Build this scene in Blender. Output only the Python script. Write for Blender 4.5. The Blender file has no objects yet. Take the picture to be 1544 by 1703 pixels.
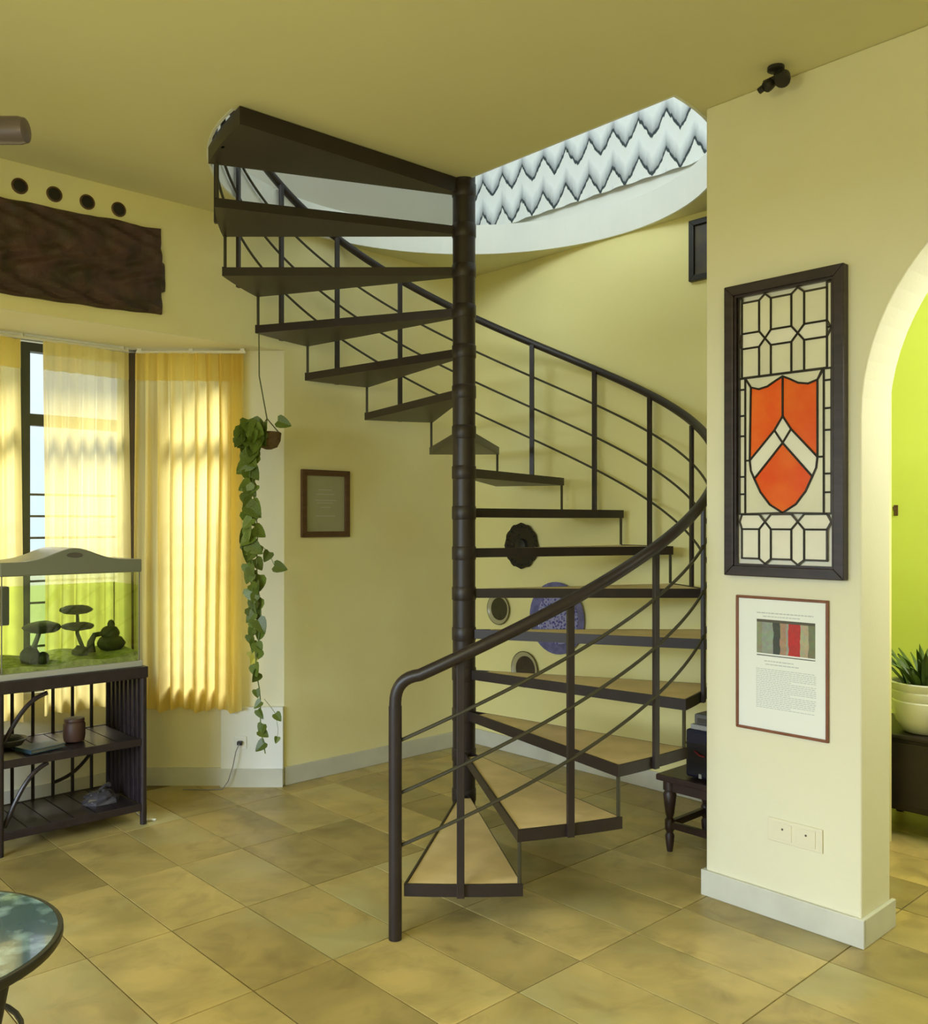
import bpy, bmesh, math, random
from mathutils import Vector, Matrix, noise
random.seed(7)
sc = bpy.context.scene
C = sc.collection
PI = math.pi
R_ = math.radians

# ------------------------------------------------------------------ camera, world, light
EYE = 1.465
cam_d = bpy.data.cameras.new('camera'); cam = bpy.data.objects.new('camera', cam_d); C.objects.link(cam)
cam.location = (0, 0, EYE); cam.rotation_euler = (PI/2, 0, 0)
cam_d.sensor_fit = 'HORIZONTAL'; cam_d.sensor_width = 36.0
cam_d.lens = 36.0*1515.0/1544.0
cam_d.shift_y = 16.4/1544.0
cam_d.clip_start = 0.05
sc.camera = cam

# room axes: U runs away to the left (the arch wall), V runs away to the right (the window wall)
U = Vector((-0.682, 0.7313, 0)); V = Vector((0.7313, 0.682, 0))
ROT_V = R_(43.0)        # local x = V, local y = U
ROT_U = R_(-47.0)       # local x = -U, local y = V
def W(a, b, z=0.0):
    p = U*a + V*b
    return Vector((p.x, p.y, z))

world = bpy.data.worlds.new('sky'); sc.world = world
world.use_nodes = True
wn = world.node_tree.nodes; wl = world.node_tree.links
bgn = wn['Background']
wtc = wn.new('ShaderNodeTexCoord'); wsep = wn.new('ShaderNodeSeparateXYZ'); wr = wn.new('ShaderNodeValToRGB')
wl.new(wtc.outputs['Generated'], wsep.inputs[0]); wl.new(wsep.outputs['Z'], wr.inputs[0]); wl.new(wr.outputs[0], bgn.inputs['Color'])
wr.color_ramp.elements[0].position = 0.0; wr.color_ramp.elements[0].color = (0.66, 0.84, 0.92, 1)
wr.color_ramp.elements[1].position = 0.35; wr.color_ramp.elements[1].color = (0.88, 0.92, 1.0, 1)
bgn.inputs['Strength'].default_value = 1.3

def light(name, kind, loc, direction, energy, color, size=(1, 1)):
    d = bpy.data.lights.new(name, kind); o = bpy.data.objects.new(name, d); C.objects.link(o)
    d.energy = energy; d.color = color
    o.location = loc
    if direction is not None:
        o.rotation_euler = Vector(direction).to_track_quat('-Z', 'Y').to_euler()
    if kind == 'AREA':
        d.shape = 'RECTANGLE'; d.size, d.size_y = size
    return o
sun = light('sun', 'SUN', (0, 0, 10), (-U*0.72 - V*0.10 + Vector((0, 0, -0.80))), 9.5, (1.0, 0.95, 0.80))
sun.data.angle = R_(22)
# area lamp added beyond an unseen left opening to light pier and alcove
light('left_daylight_fill', 'AREA', W(2.0, -4.2, 2.40), V + Vector((0,0,-0.2)), 480, (0.73, 0.86, 1.0), (4.6, 1.3))
# daylight of the upstairs side window, which also falls through the stairwell onto the alcove wall
light('upstairs_daylight', 'AREA', W(3.0, -0.30, 4.55), V + Vector((0,0,-0.2)), 112, (0.82, 0.93, 1.0), (2.2, 1.5))
# unseen area lamp added to brighten the lime wall and arch jamb
light('lime_room_fill', 'AREA', W(0.1, 4.25, 2.6), U + V*0.3 + Vector((0,0,-0.35)), 52, (1.0, 1.0, 0.92), (1.4, 1.0))
# bare point lamps added out of view for a warm cast
for q in ((-1.0, 0.0, 25), (1.4, -0.1, 36)):
    pl = light('warm_fill', 'POINT', W(q[0], q[1], 2.3), None, q[2], (1.0, 0.91, 0.31)); pl.data.shadow_soft_size = 0.25
sc.view_settings.view_transform = 'Standard'; sc.view_settings.look = 'None'
sc.view_settings.gamma = 1.0; sc.view_settings.use_curve_mapping = False
sc.view_settings.exposure = 0.0

# ------------------------------------------------------------------ materials
MATS = {}
def material(name, color, rough=0.6, metal=0.0, var=0.0, scale=4.0, color2=None, bump=0.0, bscale=None, stretch=None, rand=0.0, spec=0.5, coat=0.0):
    m = bpy.data.materials.new(name); m.use_nodes = True; MATS[name] = m
    nt = m.node_tree; n = nt.nodes; l = nt.links; p = n['Principled BSDF']
    p.inputs['Base Color'].default_value = (*color, 1); p.inputs['Roughness'].default_value = rough
    p.inputs['Metallic'].default_value = metal; p.inputs['Specular IOR Level'].default_value = spec
    p.inputs['Coat Weight'].default_value = coat
    tc = n.new('ShaderNodeTexCoord'); mp = n.new('ShaderNodeMapping'); l.new(tc.outputs['Object'], mp.inputs[0])
    if stretch: mp.inputs['Scale'].default_value = stretch
    out = None
    if var > 0 or color2:
        nz = n.new('ShaderNodeTexNoise'); nz.inputs['Scale'].default_value = scale; nz.inputs['Detail'].default_value = 5
        l.new(mp.outputs[0], nz.inputs['Vector'])
        cr = n.new('ShaderNodeValToRGB'); l.new(nz.outputs['Fac'], cr.inputs[0])
        c2 = color2 or tuple(c*(1-var) for c in color)
        cr.color_ramp.elements[0].position = 0.35; cr.color_ramp.elements[0].color = (*c2, 1)
        cr.color_ramp.elements[1].position = 0.65; cr.color_ramp.elements[1].color = (*color, 1)
        out = cr.outputs[0]
    if rand > 0:
        oi = n.new('ShaderNodeObjectInfo'); hs = n.new('ShaderNodeHueSaturation')
        mr = n.new('ShaderNodeMapRange'); mr.inputs['To Min'].default_value = 1-rand; mr.inputs['To Max'].default_value = 1+rand
        l.new(oi.outputs['Random'], mr.inputs['Value']); l.new(mr.outputs[0], hs.inputs['Value'])
        if out: l.new(out, hs.inputs['Color'])
        else: hs.inputs['Color'].default_value = (*color, 1)
        out = hs.outputs[0]
    if out: l.new(out, p.inputs['Base Color'])
    if bump > 0:
        nb = n.new('ShaderNodeTexNoise'); nb.inputs['Scale'].default_value = bscale or scale*6; nb.inputs['Detail'].default_value = 4
        l.new(mp.outputs[0], nb.inputs['Vector'])
        bp = n.new('ShaderNodeBump'); bp.inputs['Strength'].default_value = bump; bp.inputs['Distance'].default_value = 0.01
        l.new(nb.outputs['Fac'], bp.inputs['Height']); l.new(bp.outputs[0], p.inputs['Normal'])
    return m

M_wall = material('cream_paint', (0.82, 0.79, 0.60), 0.85, var=0.05, scale=1.3, bump=0.06, bscale=60)
M_wall2 = material('cream_paint_stained', (0.90, 0.85, 0.50), 0.85, color2=(0.84, 0.76, 0.41), scale=1.6, bump=0.06, bscale=60)
M_wall3 = material('warm_cream_paint', (0.88, 0.82, 0.40), 0.85, color2=(0.84, 0.77, 0.35), scale=1.4, bump=0.06, bscale=60)
M_upper_shaded = material('shaded_upper_paint', (0.50, 0.48, 0.40), 0.85, var=0.04, scale=2)  # upstairs back wall: its shade is put into this grey-beige colour
M_ceil = material('ceiling_paint', (0.76, 0.72, 0.43), 0.9, var=0.03, scale=1.0)
M_white = material('white_paint', (0.86, 0.88, 0.86), 0.7, var=0.03, scale=3)
M_lime = material('lime_paint', (0.70, 0.80, 0.15), 0.8, var=0.05, scale=2)
M_skirt = material('grey_skirting_stone', (0.66, 0.66, 0.58), 0.45, var=0.12, scale=5)
M_steel = material('dark_brown_painted_steel', (0.025, 0.0165, 0.0175), 0.42, var=0.25, scale=9, bump=0.03, bscale=80)
M_steel_l = material('dark_olive_rod', (0.045, 0.040, 0.022), 0.45)
M_stone = material('tread_stone', (0.80, 0.62, 0.32), 0.4, color2=(0.66, 0.50, 0.24), scale=7, rand=0.08)
def tile_material():
    m = bpy.data.materials.new('marble_tile'); m.use_nodes = True; nt = m.node_tree; n = nt.nodes; l = nt.links; p = n['Principled BSDF']
    tc = n.new('ShaderNodeTexCoord'); oi = n.new('ShaderNodeObjectInfo')
    mu = n.new('ShaderNodeVectorMath'); mu.operation = 'MULTIPLY_ADD'; mu.inputs[1].default_value = (37.0, 23.0, 11.0)
    l.new(oi.outputs['Random'], mu.inputs[0]); l.new(tc.outputs['Object'], mu.inputs[2])
    def nz(scale, detail, dist, lo, hi):
        k = n.new('ShaderNodeTexNoise'); k.inputs['Scale'].default_value = scale; k.inputs['Detail'].default_value = detail; k.inputs['Distortion'].default_value = dist
        l.new(mu.outputs[0], k.inputs['Vector']); r = n.new('ShaderNodeMapRange'); r.inputs['From Min'].default_value = lo; r.inputs['From Max'].default_value = hi
        l.new(k.outputs['Fac'], r.inputs['Value']); return r.outputs[0]
    def mix(f, c1, c2):
        k = n.new('ShaderNodeMix'); k.data_type = 'RGBA'; l.new(f, k.inputs[0])
        for idx, c in ((6, c1), (7, c2)):
            if isinstance(c, tuple): k.inputs[idx].default_value = (*c, 1)
            else: l.new(c, k.inputs[idx])
        return k.outputs[2]
    a = mix(nz(3.0, 7, 0.8, 0.35, 0.68), (0.37, 0.295, 0.11), (0.58, 0.445, 0.165))
    b = mix(nz(6.0, 6, 0.9, 0.52, 0.80), a, (0.29, 0.22, 0.085))
    c = mix(nz(1.7, 4, 0.5, 0.52, 0.75), b, (0.46, 0.42, 0.20))
    hs = n.new('ShaderNodeHueSaturation'); r = n.new('ShaderNodeMapRange'); r.inputs['To Min'].default_value = 0.76; r.inputs['To Max'].default_value = 1.2
    l.new(oi.outputs['Random'], r.inputs['Value']); l.new(r.outputs[0], hs.inputs['Value']); l.new(c, hs.inputs['Color']); l.new(hs.outputs[0], p.inputs['Base Color'])
    l.new(nz(5.0, 4, 0.5, -0.6, 2.2), p.inputs['Roughness'])
    return m
M_tile = tile_material()
M_grout = material('grout', (0.26, 0.20, 0.09), 0.8, var=0.2, scale=8)
M_darkwood = material('carved_dark_wood', (0.085, 0.040, 0.034), 0.6, color2=(0.040, 0.026, 0.012), scale=9, bump=0.7, bscale=30)
M_brownwood = material('brown_frame_wood', (0.13, 0.065, 0.03), 0.45, var=0.3, scale=12, stretch=(1, 1, 6))
M_frame = material('dark_purple_brown_frame', (0.036, 0.022, 0.024), 0.4, var=0.4, scale=10, stretch=(1,1,5))
M_redwood = material('red_brown_frame_wood', (0.24, 0.085, 0.04), 0.4, var=0.25, scale=12)
M_cane = material('dark_cane', (0.032, 0.022, 0.028), 0.35, var=0.35, scale=20)
M_black = material('black_plastic', (0.015, 0.013, 0.012), 0.4)
M_blackglaze = material('black_glaze', (0.022, 0.017, 0.015), 0.15, var=0.4, scale=30)
M_paper = material('white_paper', (0.86, 0.88, 0.84), 0.6, var=0.02, scale=5)
M_agedpaper = material('grey_green_paper', (0.40, 0.40, 0.26), 0.3, var=0.08, scale=5)
M_ink = material('grey_print', (0.52, 0.55, 0.54), 0.7)
M_inkdark = material('dark_print', (0.10, 0.09, 0.07), 0.7)
M_lead = material('lead_came', (0.045, 0.036, 0.022), 0.4, metal=0.3)
M_opal = material('opal_glass', (0.80, 0.78, 0.62), 0.18, var=0.10, scale=6, rand=0.06)
M_orange = material('orange_glass', (0.80, 0.085, 0.016), 0.16, color2=(0.85, 0.16, 0.025), scale=7, rand=0.06)
M_whiteglass = material('white_glass', (0.86, 0.84, 0.74), 0.16, var=0.06, scale=7)
M_leaf = material('pothos_leaf', (0.15, 0.215, 0.030), 0.4, color2=(0.075, 0.115, 0.014), scale=20, rand=0.35)
M_vine = material('vine_stem', (0.13, 0.19, 0.05), 0.6)
M_yleaf = material('pale_leaf', (0.48, 0.46, 0.08), 0.5, rand=0.2)
M_coir = material('brown_coir', (0.16, 0.10, 0.035), 0.9, var=0.5, scale=40, bump=0.5, bscale=60)
M_string = material('green_string', (0.14, 0.15, 0.07), 0.8)
M_hood = material('grey_hood_plastic', (0.20, 0.21, 0.155), 0.4, var=0.05)
M_trim = material('grey_trim', (0.46, 0.46, 0.42), 0.4)
M_sand = material('aquarium_sand', (0.45, 0.48, 0.16), 0.9, var=0.4, scale=40, bump=0.5, bscale=90)
M_ornament = material('dark_green_resin', (0.022, 0.028, 0.008), 0.7, var=0.5, scale=30, bump=0.6, bscale=50)
M_bluebox = material('dark_blue_case', (0.016, 0.016, 0.040), 0.4, var=0.2, scale=6)
M_greydev = material('grey_device', (0.22, 0.21, 0.18), 0.5, var=0.1)
M_bench = material('dark_bench_wood', (0.050, 0.028, 0.024), 0.4, var=0.35, scale=10)
M_chest = material('black_brown_chest', (0.022, 0.015, 0.013), 0.5, var=0.3, scale=8)
M_pot = material('white_glazed_pot', (0.80, 0.83, 0.74), 0.15, var=0.06)
M_soil = material('soil', (0.05, 0.035, 0.02), 0.9)
M_spike = material('spiky_leaf', (0.085, 0.15, 0.03), 0.5, rand=0.3)
M_grass = material('pale_paving', (0.27, 0.29, 0.25), 0.9, var=0.15, scale=1)
M_framemetal = material('blue_grey_window_steel', (0.05, 0.065, 0.085), 0.5)
M_brownpost = material('brown_window_post', (0.06, 0.04, 0.032), 0.5)
M_rail = material('white_curtain_rail', (0.80, 0.78, 0.70), 0.4)
M_redmark = material('red_mark', (0.30, 0.03, 0.05), 0.5)
M_bluebook = material('blue_book', (0.06, 0.11, 0.16), 0.4)
M_jar = material('brown_jar', (0.085, 0.040, 0.032), 0.5)
M_purple = material('purple_grey_lamp', (0.17, 0.135, 0.16), 0.35, metal=0.3)
M_cable = material('grey_cable', (0.22, 0.22, 0.24), 0.5)
M_socket = material('socket_plastic', (0.80, 0.76, 0.58), 0.4)

def glass_material(name, tint, gloss=0.08):
    m = bpy.data.materials.new(name); m.use_nodes = True; nt = m.node_tree; n = nt.nodes; l = nt.links
    n.remove(n['Principled BSDF']); o = n['Material Output']
    t = n.new('ShaderNodeBsdfTransparent'); t.inputs[0].default_value = (*tint, 1)
    g = n.new('ShaderNodeBsdfGlossy'); g.inputs['Roughness'].default_value = 0.03
    mx = n.new('ShaderNodeMixShader'); mx.inputs[0].default_value = gloss
    l.new(t.outputs[0], mx.inputs[1]); l.new(g.outputs[0], mx.inputs[2]); l.new(mx.outputs[0], o.inputs['Surface'])
    return m
M_glass = glass_material('window_glass', (0.97, 0.98, 0.98), 0.04)
M_tank = glass_material('tank_glass', (0.95, 0.98, 0.93), 0.05)
M_water = glass_material('green_water', (0.91, 0.98, 0.62), 0.03)

def cloth_material(name, col, trans_col, transp=0.0, tfac=0.6):
    m = bpy.data.materials.new(name); m.use_nodes = True; nt = m.node_tree; n = nt.nodes; l = nt.links
    n.remove(n['Principled BSDF']); o = n['Material Output']
    tc = n.new('ShaderNodeTexCoord'); wv = n.new('ShaderNodeTexNoise'); wv.inputs['Scale'].default_value = 180
    l.new(tc.outputs['Object'], wv.inputs['Vector'])
    bp = n.new('ShaderNodeBump'); bp.inputs['Strength'].default_value = 0.15; bp.inputs['Distance'].default_value = 0.004
    l.new(wv.outputs['Fac'], bp.inputs['Height'])
    d = n.new('ShaderNodeBsdfDiffuse'); d.inputs[0].default_value = (*col, 1); l.new(bp.outputs[0], d.inputs['Normal'])
    t = n.new('ShaderNodeBsdfTranslucent'); t.inputs[0].default_value = (*trans_col, 1)
    mx = n.new('ShaderNodeMixShader'); mx.inputs[0].default_value = tfac
    l.new(d.outputs[0], mx.inputs[1]); l.new(t.outputs[0], mx.inputs[2]); last = mx
    if transp > 0:
        tr = n.new('ShaderNodeBsdfTransparent'); m2 = n.new('ShaderNodeMixShader'); m2.inputs[0].default_value = transp
        l.new(mx.outputs[0], m2.inputs[1]); l.new(tr.outputs[0], m2.inputs[2]); last = m2
    l.new(last.outputs[0], o.inputs['Surface'])
    return m
M_curtain = cloth_material('yellow_curtain_cloth', (0.84, 0.68, 0.26), (0.99, 0.87, 0.40), 0.0, 0.75)
M_sheer = cloth_material('yellow_sheer_cloth', (0.86, 0.72, 0.30), (0.98, 0.88, 0.42), 0.20, 0.75)

def zigzag_material():
    m = bpy.data.materials.new('zigzag_print_cloth'); m.use_nodes = True; nt = m.node_tree; n = nt.nodes; l = nt.links
    p = n['Principled BSDF']; p.inputs['Roughness'].default_value = 0.85
    tc = n.new('ShaderNodeTexCoord'); sep = n.new('ShaderNodeSeparateXYZ'); l.new(tc.outputs['Object'], sep.inputs[0])
    def mt(op, a, b=None, c=None):
        k = n.new('ShaderNodeMath'); k.operation = op
        for i, v in enumerate((a, b, c)):
            if v is None: continue
            if isinstance(v, (int, float)): k.inputs[i].default_value = v
            else: l.new(v, k.inputs[i])
        return k.outputs[0]
    nz = n.new('ShaderNodeTexNoise'); nz.inputs['Scale'].default_value = 45; nz.inputs['Detail'].default_value = 3
    mp = n.new('ShaderNodeMapping'); mp.inputs['Scale'].default_value = (1, 1, 0.25)
    l.new(tc.outputs['Object'], mp.inputs[0]); l.new(mp.outputs[0], nz.inputs['Vector'])
    jit = mt('MULTIPLY', mt('SUBTRACT', nz.outputs['Fac'], 0.5), 0.05)
    tri = mt('PINGPONG', sep.outputs['X'], 0.0885)                 # 0 .. 0.0885
    line = mt('MULTIPLY', tri, 1.35)                               # valley 0, peak 0.12
    t = mt('ADD', mt('SUBTRACT', sep.outputs['Z'], line), jit)
    t = mt('FLOORED_MODULO', t, 0.21)
    cr = n.new('ShaderNodeValToRGB'); l.new(mt('DIVIDE', t, 0.21), cr.inputs[0])
    e = cr.color_ramp.elements
    e[0].position = 0.0; e[0].color = (0.030, 0.045, 0.050, 1)
    e[1].position = 0.075; e[1].color = (0.045, 0.065, 0.075, 1)
    for pos, c in ((0.11, (0.34, 0.37, 0.40, 1)), (0.32, (0.66, 0.70, 0.74, 1)), (0.55, (0.86, 0.90, 0.92, 1)), (0.97, (0.84, 0.87, 0.86, 1)), (1.0, (0.20, 0.25, 0.26, 1))):
        x = e.new(pos); x.color = c
    l.new(cr.outputs[0], p.inputs['Base Color'])
    return m
M_zig = zigzag_material()

def blue_plate_material():
    m = material('blue_white_glaze', (0.12, 0.12, 0.38), 0.15)
    nt = m.node_tree; n = nt.nodes; l = nt.links; p = n['Principled BSDF']
    tc = n.new('ShaderNodeTexCoord'); v = n.new('ShaderNodeTexVoronoi'); v.inputs['Scale'].default_value = 60
    l.new(tc.outputs['Object'], v.inputs['Vector'])
    cr = n.new('ShaderNodeValToRGB'); l.new(v.outputs['Distance'], cr.inputs[0])
    cr.color_ramp.elements[0].position = 0.25; cr.color_ramp.elements[0].color = (0.050, 0.050, 0.27, 1)
    cr.color_ramp.elements[1].position = 0.55; cr.color_ramp.elements[1].color = (0.30, 0.30, 0.56, 1)
    l.new(cr.outputs[0], p.inputs['Base Color'])
    return m
M_blueplate = blue_plate_material()
M_bluerim = material('blue_glaze_rim', (0.17, 0.17, 0.40), 0.15, var=0.35, scale=25)

def tabletop_material():
    m = material('speckled_blue_green_top', (0.10, 0.17, 0.18), 0.10, coat=0.6)  # noise mixes pale speckles into the dark blue-green
    nt = m.node_tree; n = nt.nodes; l = nt.links; p = n['Principled BSDF']
    tc = n.new('ShaderNodeTexCoord'); v = n.new('ShaderNodeTexNoise'); v.inputs['Scale'].default_value = 9; v.inputs['Detail'].default_value = 8
    l.new(tc.outputs['Object'], v.inputs['Vector'])
    cr = n.new('ShaderNodeValToRGB'); l.new(v.outputs['Fac'], cr.inputs[0])
    cr.color_ramp.elements[0].position = 0.48; cr.color_ramp.elements[0].color = (0.05, 0.10, 0.125, 1)
    cr.color_ramp.elements[1].position = 0.66; cr.color_ramp.elements[1].color = (0.36, 0.52, 0.54, 1)
    l.new(cr.outputs[0], p.inputs['Base Color'])
    return m
M_tabletop = tabletop_material()

# ------------------------------------------------------------------ mesh helpers
class MB:
    def __init__(s): s.v = []; s.f = []
    def add(s, vs, fs):
        k = len(s.v); s.v += [tuple(v) for v in vs]; s.f += [tuple(i+k for i in f) for f in fs]; return s
    def box(s, x0, x1, y0, y1, z0, z1):
        return s.add([(x0,y0,z0),(x1,y0,z0),(x1,y1,z0),(x0,y1,z0),(x0,y0,z1),(x1,y0,z1),(x1,y1,z1),(x0,y1,z1)],
                     [(3,2,1,0),(4,5,6,7),(0,1,5,4),(1,2,6,5),(2,3,7,6),(3,0,4,7)])
    def prism(s, poly, z0, z1):                       # plan polygon, extruded up
        n = len(poly)
        return s.add([(p[0],p[1],z0) for p in poly]+[(p[0],p[1],z1) for p in poly],
                     [tuple(range(n-1,-1,-1)), tuple(range(n,2*n))]+[(i,(i+1)%n,n+(i+1)%n,n+i) for i in range(n)])
    def prism_y(s, poly, y0, y1):                     # polygon in x,z, extruded along y
        n = len(poly)
        return s.add([(p[0],y0,p[1]) for p in poly]+[(p[0],y1,p[1]) for p in poly],
                     [tuple(range(n)), tuple(range(2*n-1,n-1,-1))]+[(n+i,n+(i+1)%n,(i+1)%n,i) for i in range(n)])
    def tube(s, path, r, n=8, flat=None):             # r: number or list
        path = [Vector(p) for p in path]; m = len(path); k = len(s.v)
        a = None
        for i, p in enumerate(path):
            t = (path[min(i+1,m-1)]-path[max(i-1,0)]).normalized()
            if a is None: a = t.cross(Vector((0,0,1)) if abs(t.z) < 0.9 else Vector((1,0,0)))
            else: a = a - t*a.dot(t)
            a = a.normalized(); b = a.cross(t).normalized()
            rr = r[i] if isinstance(r,(list,tuple)) else r
            for j in range(n):
                q = 2*PI*(j+0.5)/n
                s.v.append(tuple(p + a*rr*math.cos(q) + b*rr*(flat or 1)*math.sin(q)))
        for i in range(m-1):
            for j in range(n):
                s.f.append((k+i*n+j, k+i*n+(j+1)%n, k+(i+1)*n+(j+1)%n, k+(i+1)*n+j))
        s.f.append(tuple(k+j for j in range(n-1,-1,-1))); s.f.append(tuple(k+(m-1)*n+j for j in range(n)))
        return s
    def lathe(s, prof, n=24, c=(0,0,0), axis='z', caps=True):
        k = len(s.v)
        for r, h in prof:
            for j in range(n):
                q = 2*PI*j/n; x, y = r*math.cos(q), r*math.sin(q)
                if axis == 'z': s.v.append((c[0]+x, c[1]+y, c[2]+h))
                elif axis == 'y': s.v.append((c[0]+x, c[1]+h, c[2]+y))
                else: s.v.append((c[0]+h, c[1]+x, c[2]+y))
        for i in range(len(prof)-1):
            for j in range(n):
                s.f.append((k+i*n+j, k+i*n+(j+1)%n, k+(i+1)*n+(j+1)%n, k+(i+1)*n+j))
        if caps: s.f.append(tuple(k+j for j in range(n-1,-1,-1))); s.f.append(tuple(k+(len(prof)-1)*n+j for j in range(n)))
        return s
    def mesh(s, name, mat, smooth=False):
        me = bpy.data.meshes.new(name); me.from_pydata(s.v, [], s.f); me.update()
        bm = bmesh.new(); bm.from_mesh(me); bmesh.ops.recalc_face_normals(bm, faces=bm.faces); bm.to_mesh(me); bm.free()
        me.materials.append(mat)
        if smooth:
            me.shade_smooth()
            try: me.set_sharp_from_angle(angle=R_(40))
            except Exception: pass
        return me
    def build(s, name, mat, parent=None, smooth=False, bevel=0.0):
        o = bpy.data.objects.new(name, s.mesh(name, mat, smooth)); C.objects.link(o)
        if parent: o.parent = parent
        if bevel > 0:
            b = o.modifiers.new('bevel', 'BEVEL'); b.width = bevel; b.segments = 2; b.limit_method = 'ANGLE'
        return o
def link(name, me, parent, loc=(0,0,0), rot=(0,0,0), scale=(1,1,1)):
    o = bpy.data.objects.new(name, me); C.objects.link(o); o.parent = parent
    o.location = loc; o.rotation_euler = rot; o.scale = scale
    return o
def tag(o, label, cat, group=None):
    o['label'] = label; o['category'] = cat
    if group: o['group'] = group
    return o
def thing(name, label, cat, loc=(0,0,0), rotz=0.0, group=None):
    o = bpy.data.objects.new(name, None); C.objects.link(o); o.location = loc; o.rotation_euler = (0,0,rotz)
    o.empty_display_size = 0.1
    return tag(o, label, cat, group)
def struct(o):
    o['kind'] = 'structure'; return o
def room_boxes(name, boxes, mat, bevel=0):            # boxes in room coordinates a, b, z
    m = MB()
    for a0,a1,b0,b1,z0,z1 in boxes:
        m.prism([W(a0,b0)[:2], W(a0,b1)[:2], W(a1,b1)[:2], W(a1,b0)[:2]], z0, z1)
    return struct(m.build(name, mat, bevel=bevel))

# ------------------------------------------------------------------ dimensions
CEIL = 3.09; SLAB = 3.26; TOP = 5.7
A_WIN = 4.39; B_ALC = 4.17; B_ARCH = 3.14; B_ARCH2 = 3.38
COL = Vector((0, 4.336, 0)); R = 1.15; RISE = 0.1913; R_OPEN = 1.185; OPEN_C = V*0.022
A2 = R_(9.4); DA = R_(20.0)
def ang(idx): return A2 + (idx-2)*DA
def sp(theta, r, z=0.0): return Vector((r*math.sin(theta), -r*math.cos(theta), z))    # local to the column foot

# ------------------------------------------------------------------ floor
fl = MB(); fl.prism([W(-2.7,-2.2)[:2], W(-2.7,5.5)[:2], W(5.0,5.5)[:2], W(5.0,-2.2)[:2]], -0.12, -0.004)
floor = struct(fl.build('floor', M_grout))
tile_me = None
TA, TB = 0.57, 0.30
tm = MB(); ga, gb, ch = TA/2-0.0025, TB/2-0.0025, 0.0006
def ring(k, z): return [W(-ga+k,-gb+k,z), W(-ga+k,gb-k,z), W(ga-k,gb-k,z), W(ga-k,-gb+k,z)]
tm.add(ring(0,-0.018)+ring(0,-ch)+ring(ch,0), [(3,2,1,0),(8,9,10,11)]+[(r*4+i, r*4+(i+1)%4, r*4+4+(i+1)%4, r*4+4+i) for r in (0,1) for i in range(4)])
tile_me = tm.mesh('tile', M_tile)
for i in range(-5, 7):
    for j in range(-11, 13):
        a = 1.96 + TA*(i+0.5) - TA; b = 1.46 + TB*(j+0.5)
        if a > 4.9 or a < -0.4 or b > 5.2: continue
        p = W(a, b)
        if p.y < 0.9 or abs(p.x) > 0.62*p.y + 0.5: continue
        link('tile', tile_me, floor, (p.x, p.y, random.uniform(-0.0006, 0.0)), (random.uniform(-.0008,.0008), random.uniform(-.0008,.0008), random.choice((0, PI))))
gr = MB(); gr.prism([W(-60,-60)[:2], W(-60,60)[:2], W(60,60)[:2], W(60,-60)[:2]], -0.45, -0.30)
struct(gr.build('ground_outside', M_grass))

# ------------------------------------------------------------------ ceiling slab with the stairwell opening
hole = [COL.copy()]
t0, t1 = R_(43.0), ang(17)
N = 72
hole += [COL + OPEN_C*math.sin(PI*i/N) + sp(t0+(t1-t0)*i/N, R_OPEN) for i in range(N+1)]
outer = [W(-2.7,-2.2), W(-2.7,5.5), W(4.61,5.5), W(4.61,-2.2)]
bm = bmesh.new()
def loop(pts, z): return [bm.verts.new((p.x, p.y, z)) for p in pts]
for z in (CEIL, SLAB):
    lo, lh = loop(outer, z), loop(hole, z)
    es = [bm.edges.new((L[i], L[(i+1)%len(L)])) for L in (lo, lh) for i in range(len(L))]
    bmesh.ops.triangle_fill(bm, use_beauty=True, use_dissolve=False, edges=es)
bmesh.ops.recalc_face_normals(bm, faces=bm.faces)
me = bpy.data.meshes.new('ceiling'); bm.to_mesh(me); bm.free(); me.materials.append(M_ceil)
co = bpy.data.objects.new('ceiling', me); C.objects.link(co); struct(co)
fm = MB(); k = len(hole); inner = []
for i in range(k):                                    # plaster edge band lining the opening
    p = hole[i]; q = COL - p; inner.append(p + (q.normalized()*0.012 if q.length > 0.01 else Vector((0,0,0))))
for i in range(1, k-1):
    a0, a1, b0, b1 = hole[i], hole[i+1], inner[i], inner[i+1]
    fm.add([(b0.x,b0.y,CEIL-.002),(b1.x,b1.y,CEIL-.002),(b1.x,b1.y,SLAB+.004),(b0.x,b0.y,SLAB+.004),(a0.x,a0.y,CEIL-.002),(a1.x,a1.y,CEIL-.002),(a1.x,a1.y,SLAB+.004),(a0.x,a0.y,SLAB+.004)],
           [(0,1,2,3),(4,7,6,5),(0,4,5,1),(3,2,6,7)])
struct(fm.build('trim_1', M_white, smooth=True))
fs = MB()                                             # plain edges of the landing corner
for i0, i1 in ((0, 1), (k-1, 0)):
    p, q = hole[i0], hole[i1]; nrm = Vector((-(q-p).y, (q-p).x, 0)).normalized()*0.004
    fs.prism([(p-nrm)[:2], (q-nrm)[:2], (q+nrm)[:2], (p+nrm)[:2]], CEIL-.001, SLAB+.003)
struct(fs.build('trim_2', M_white))

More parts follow.
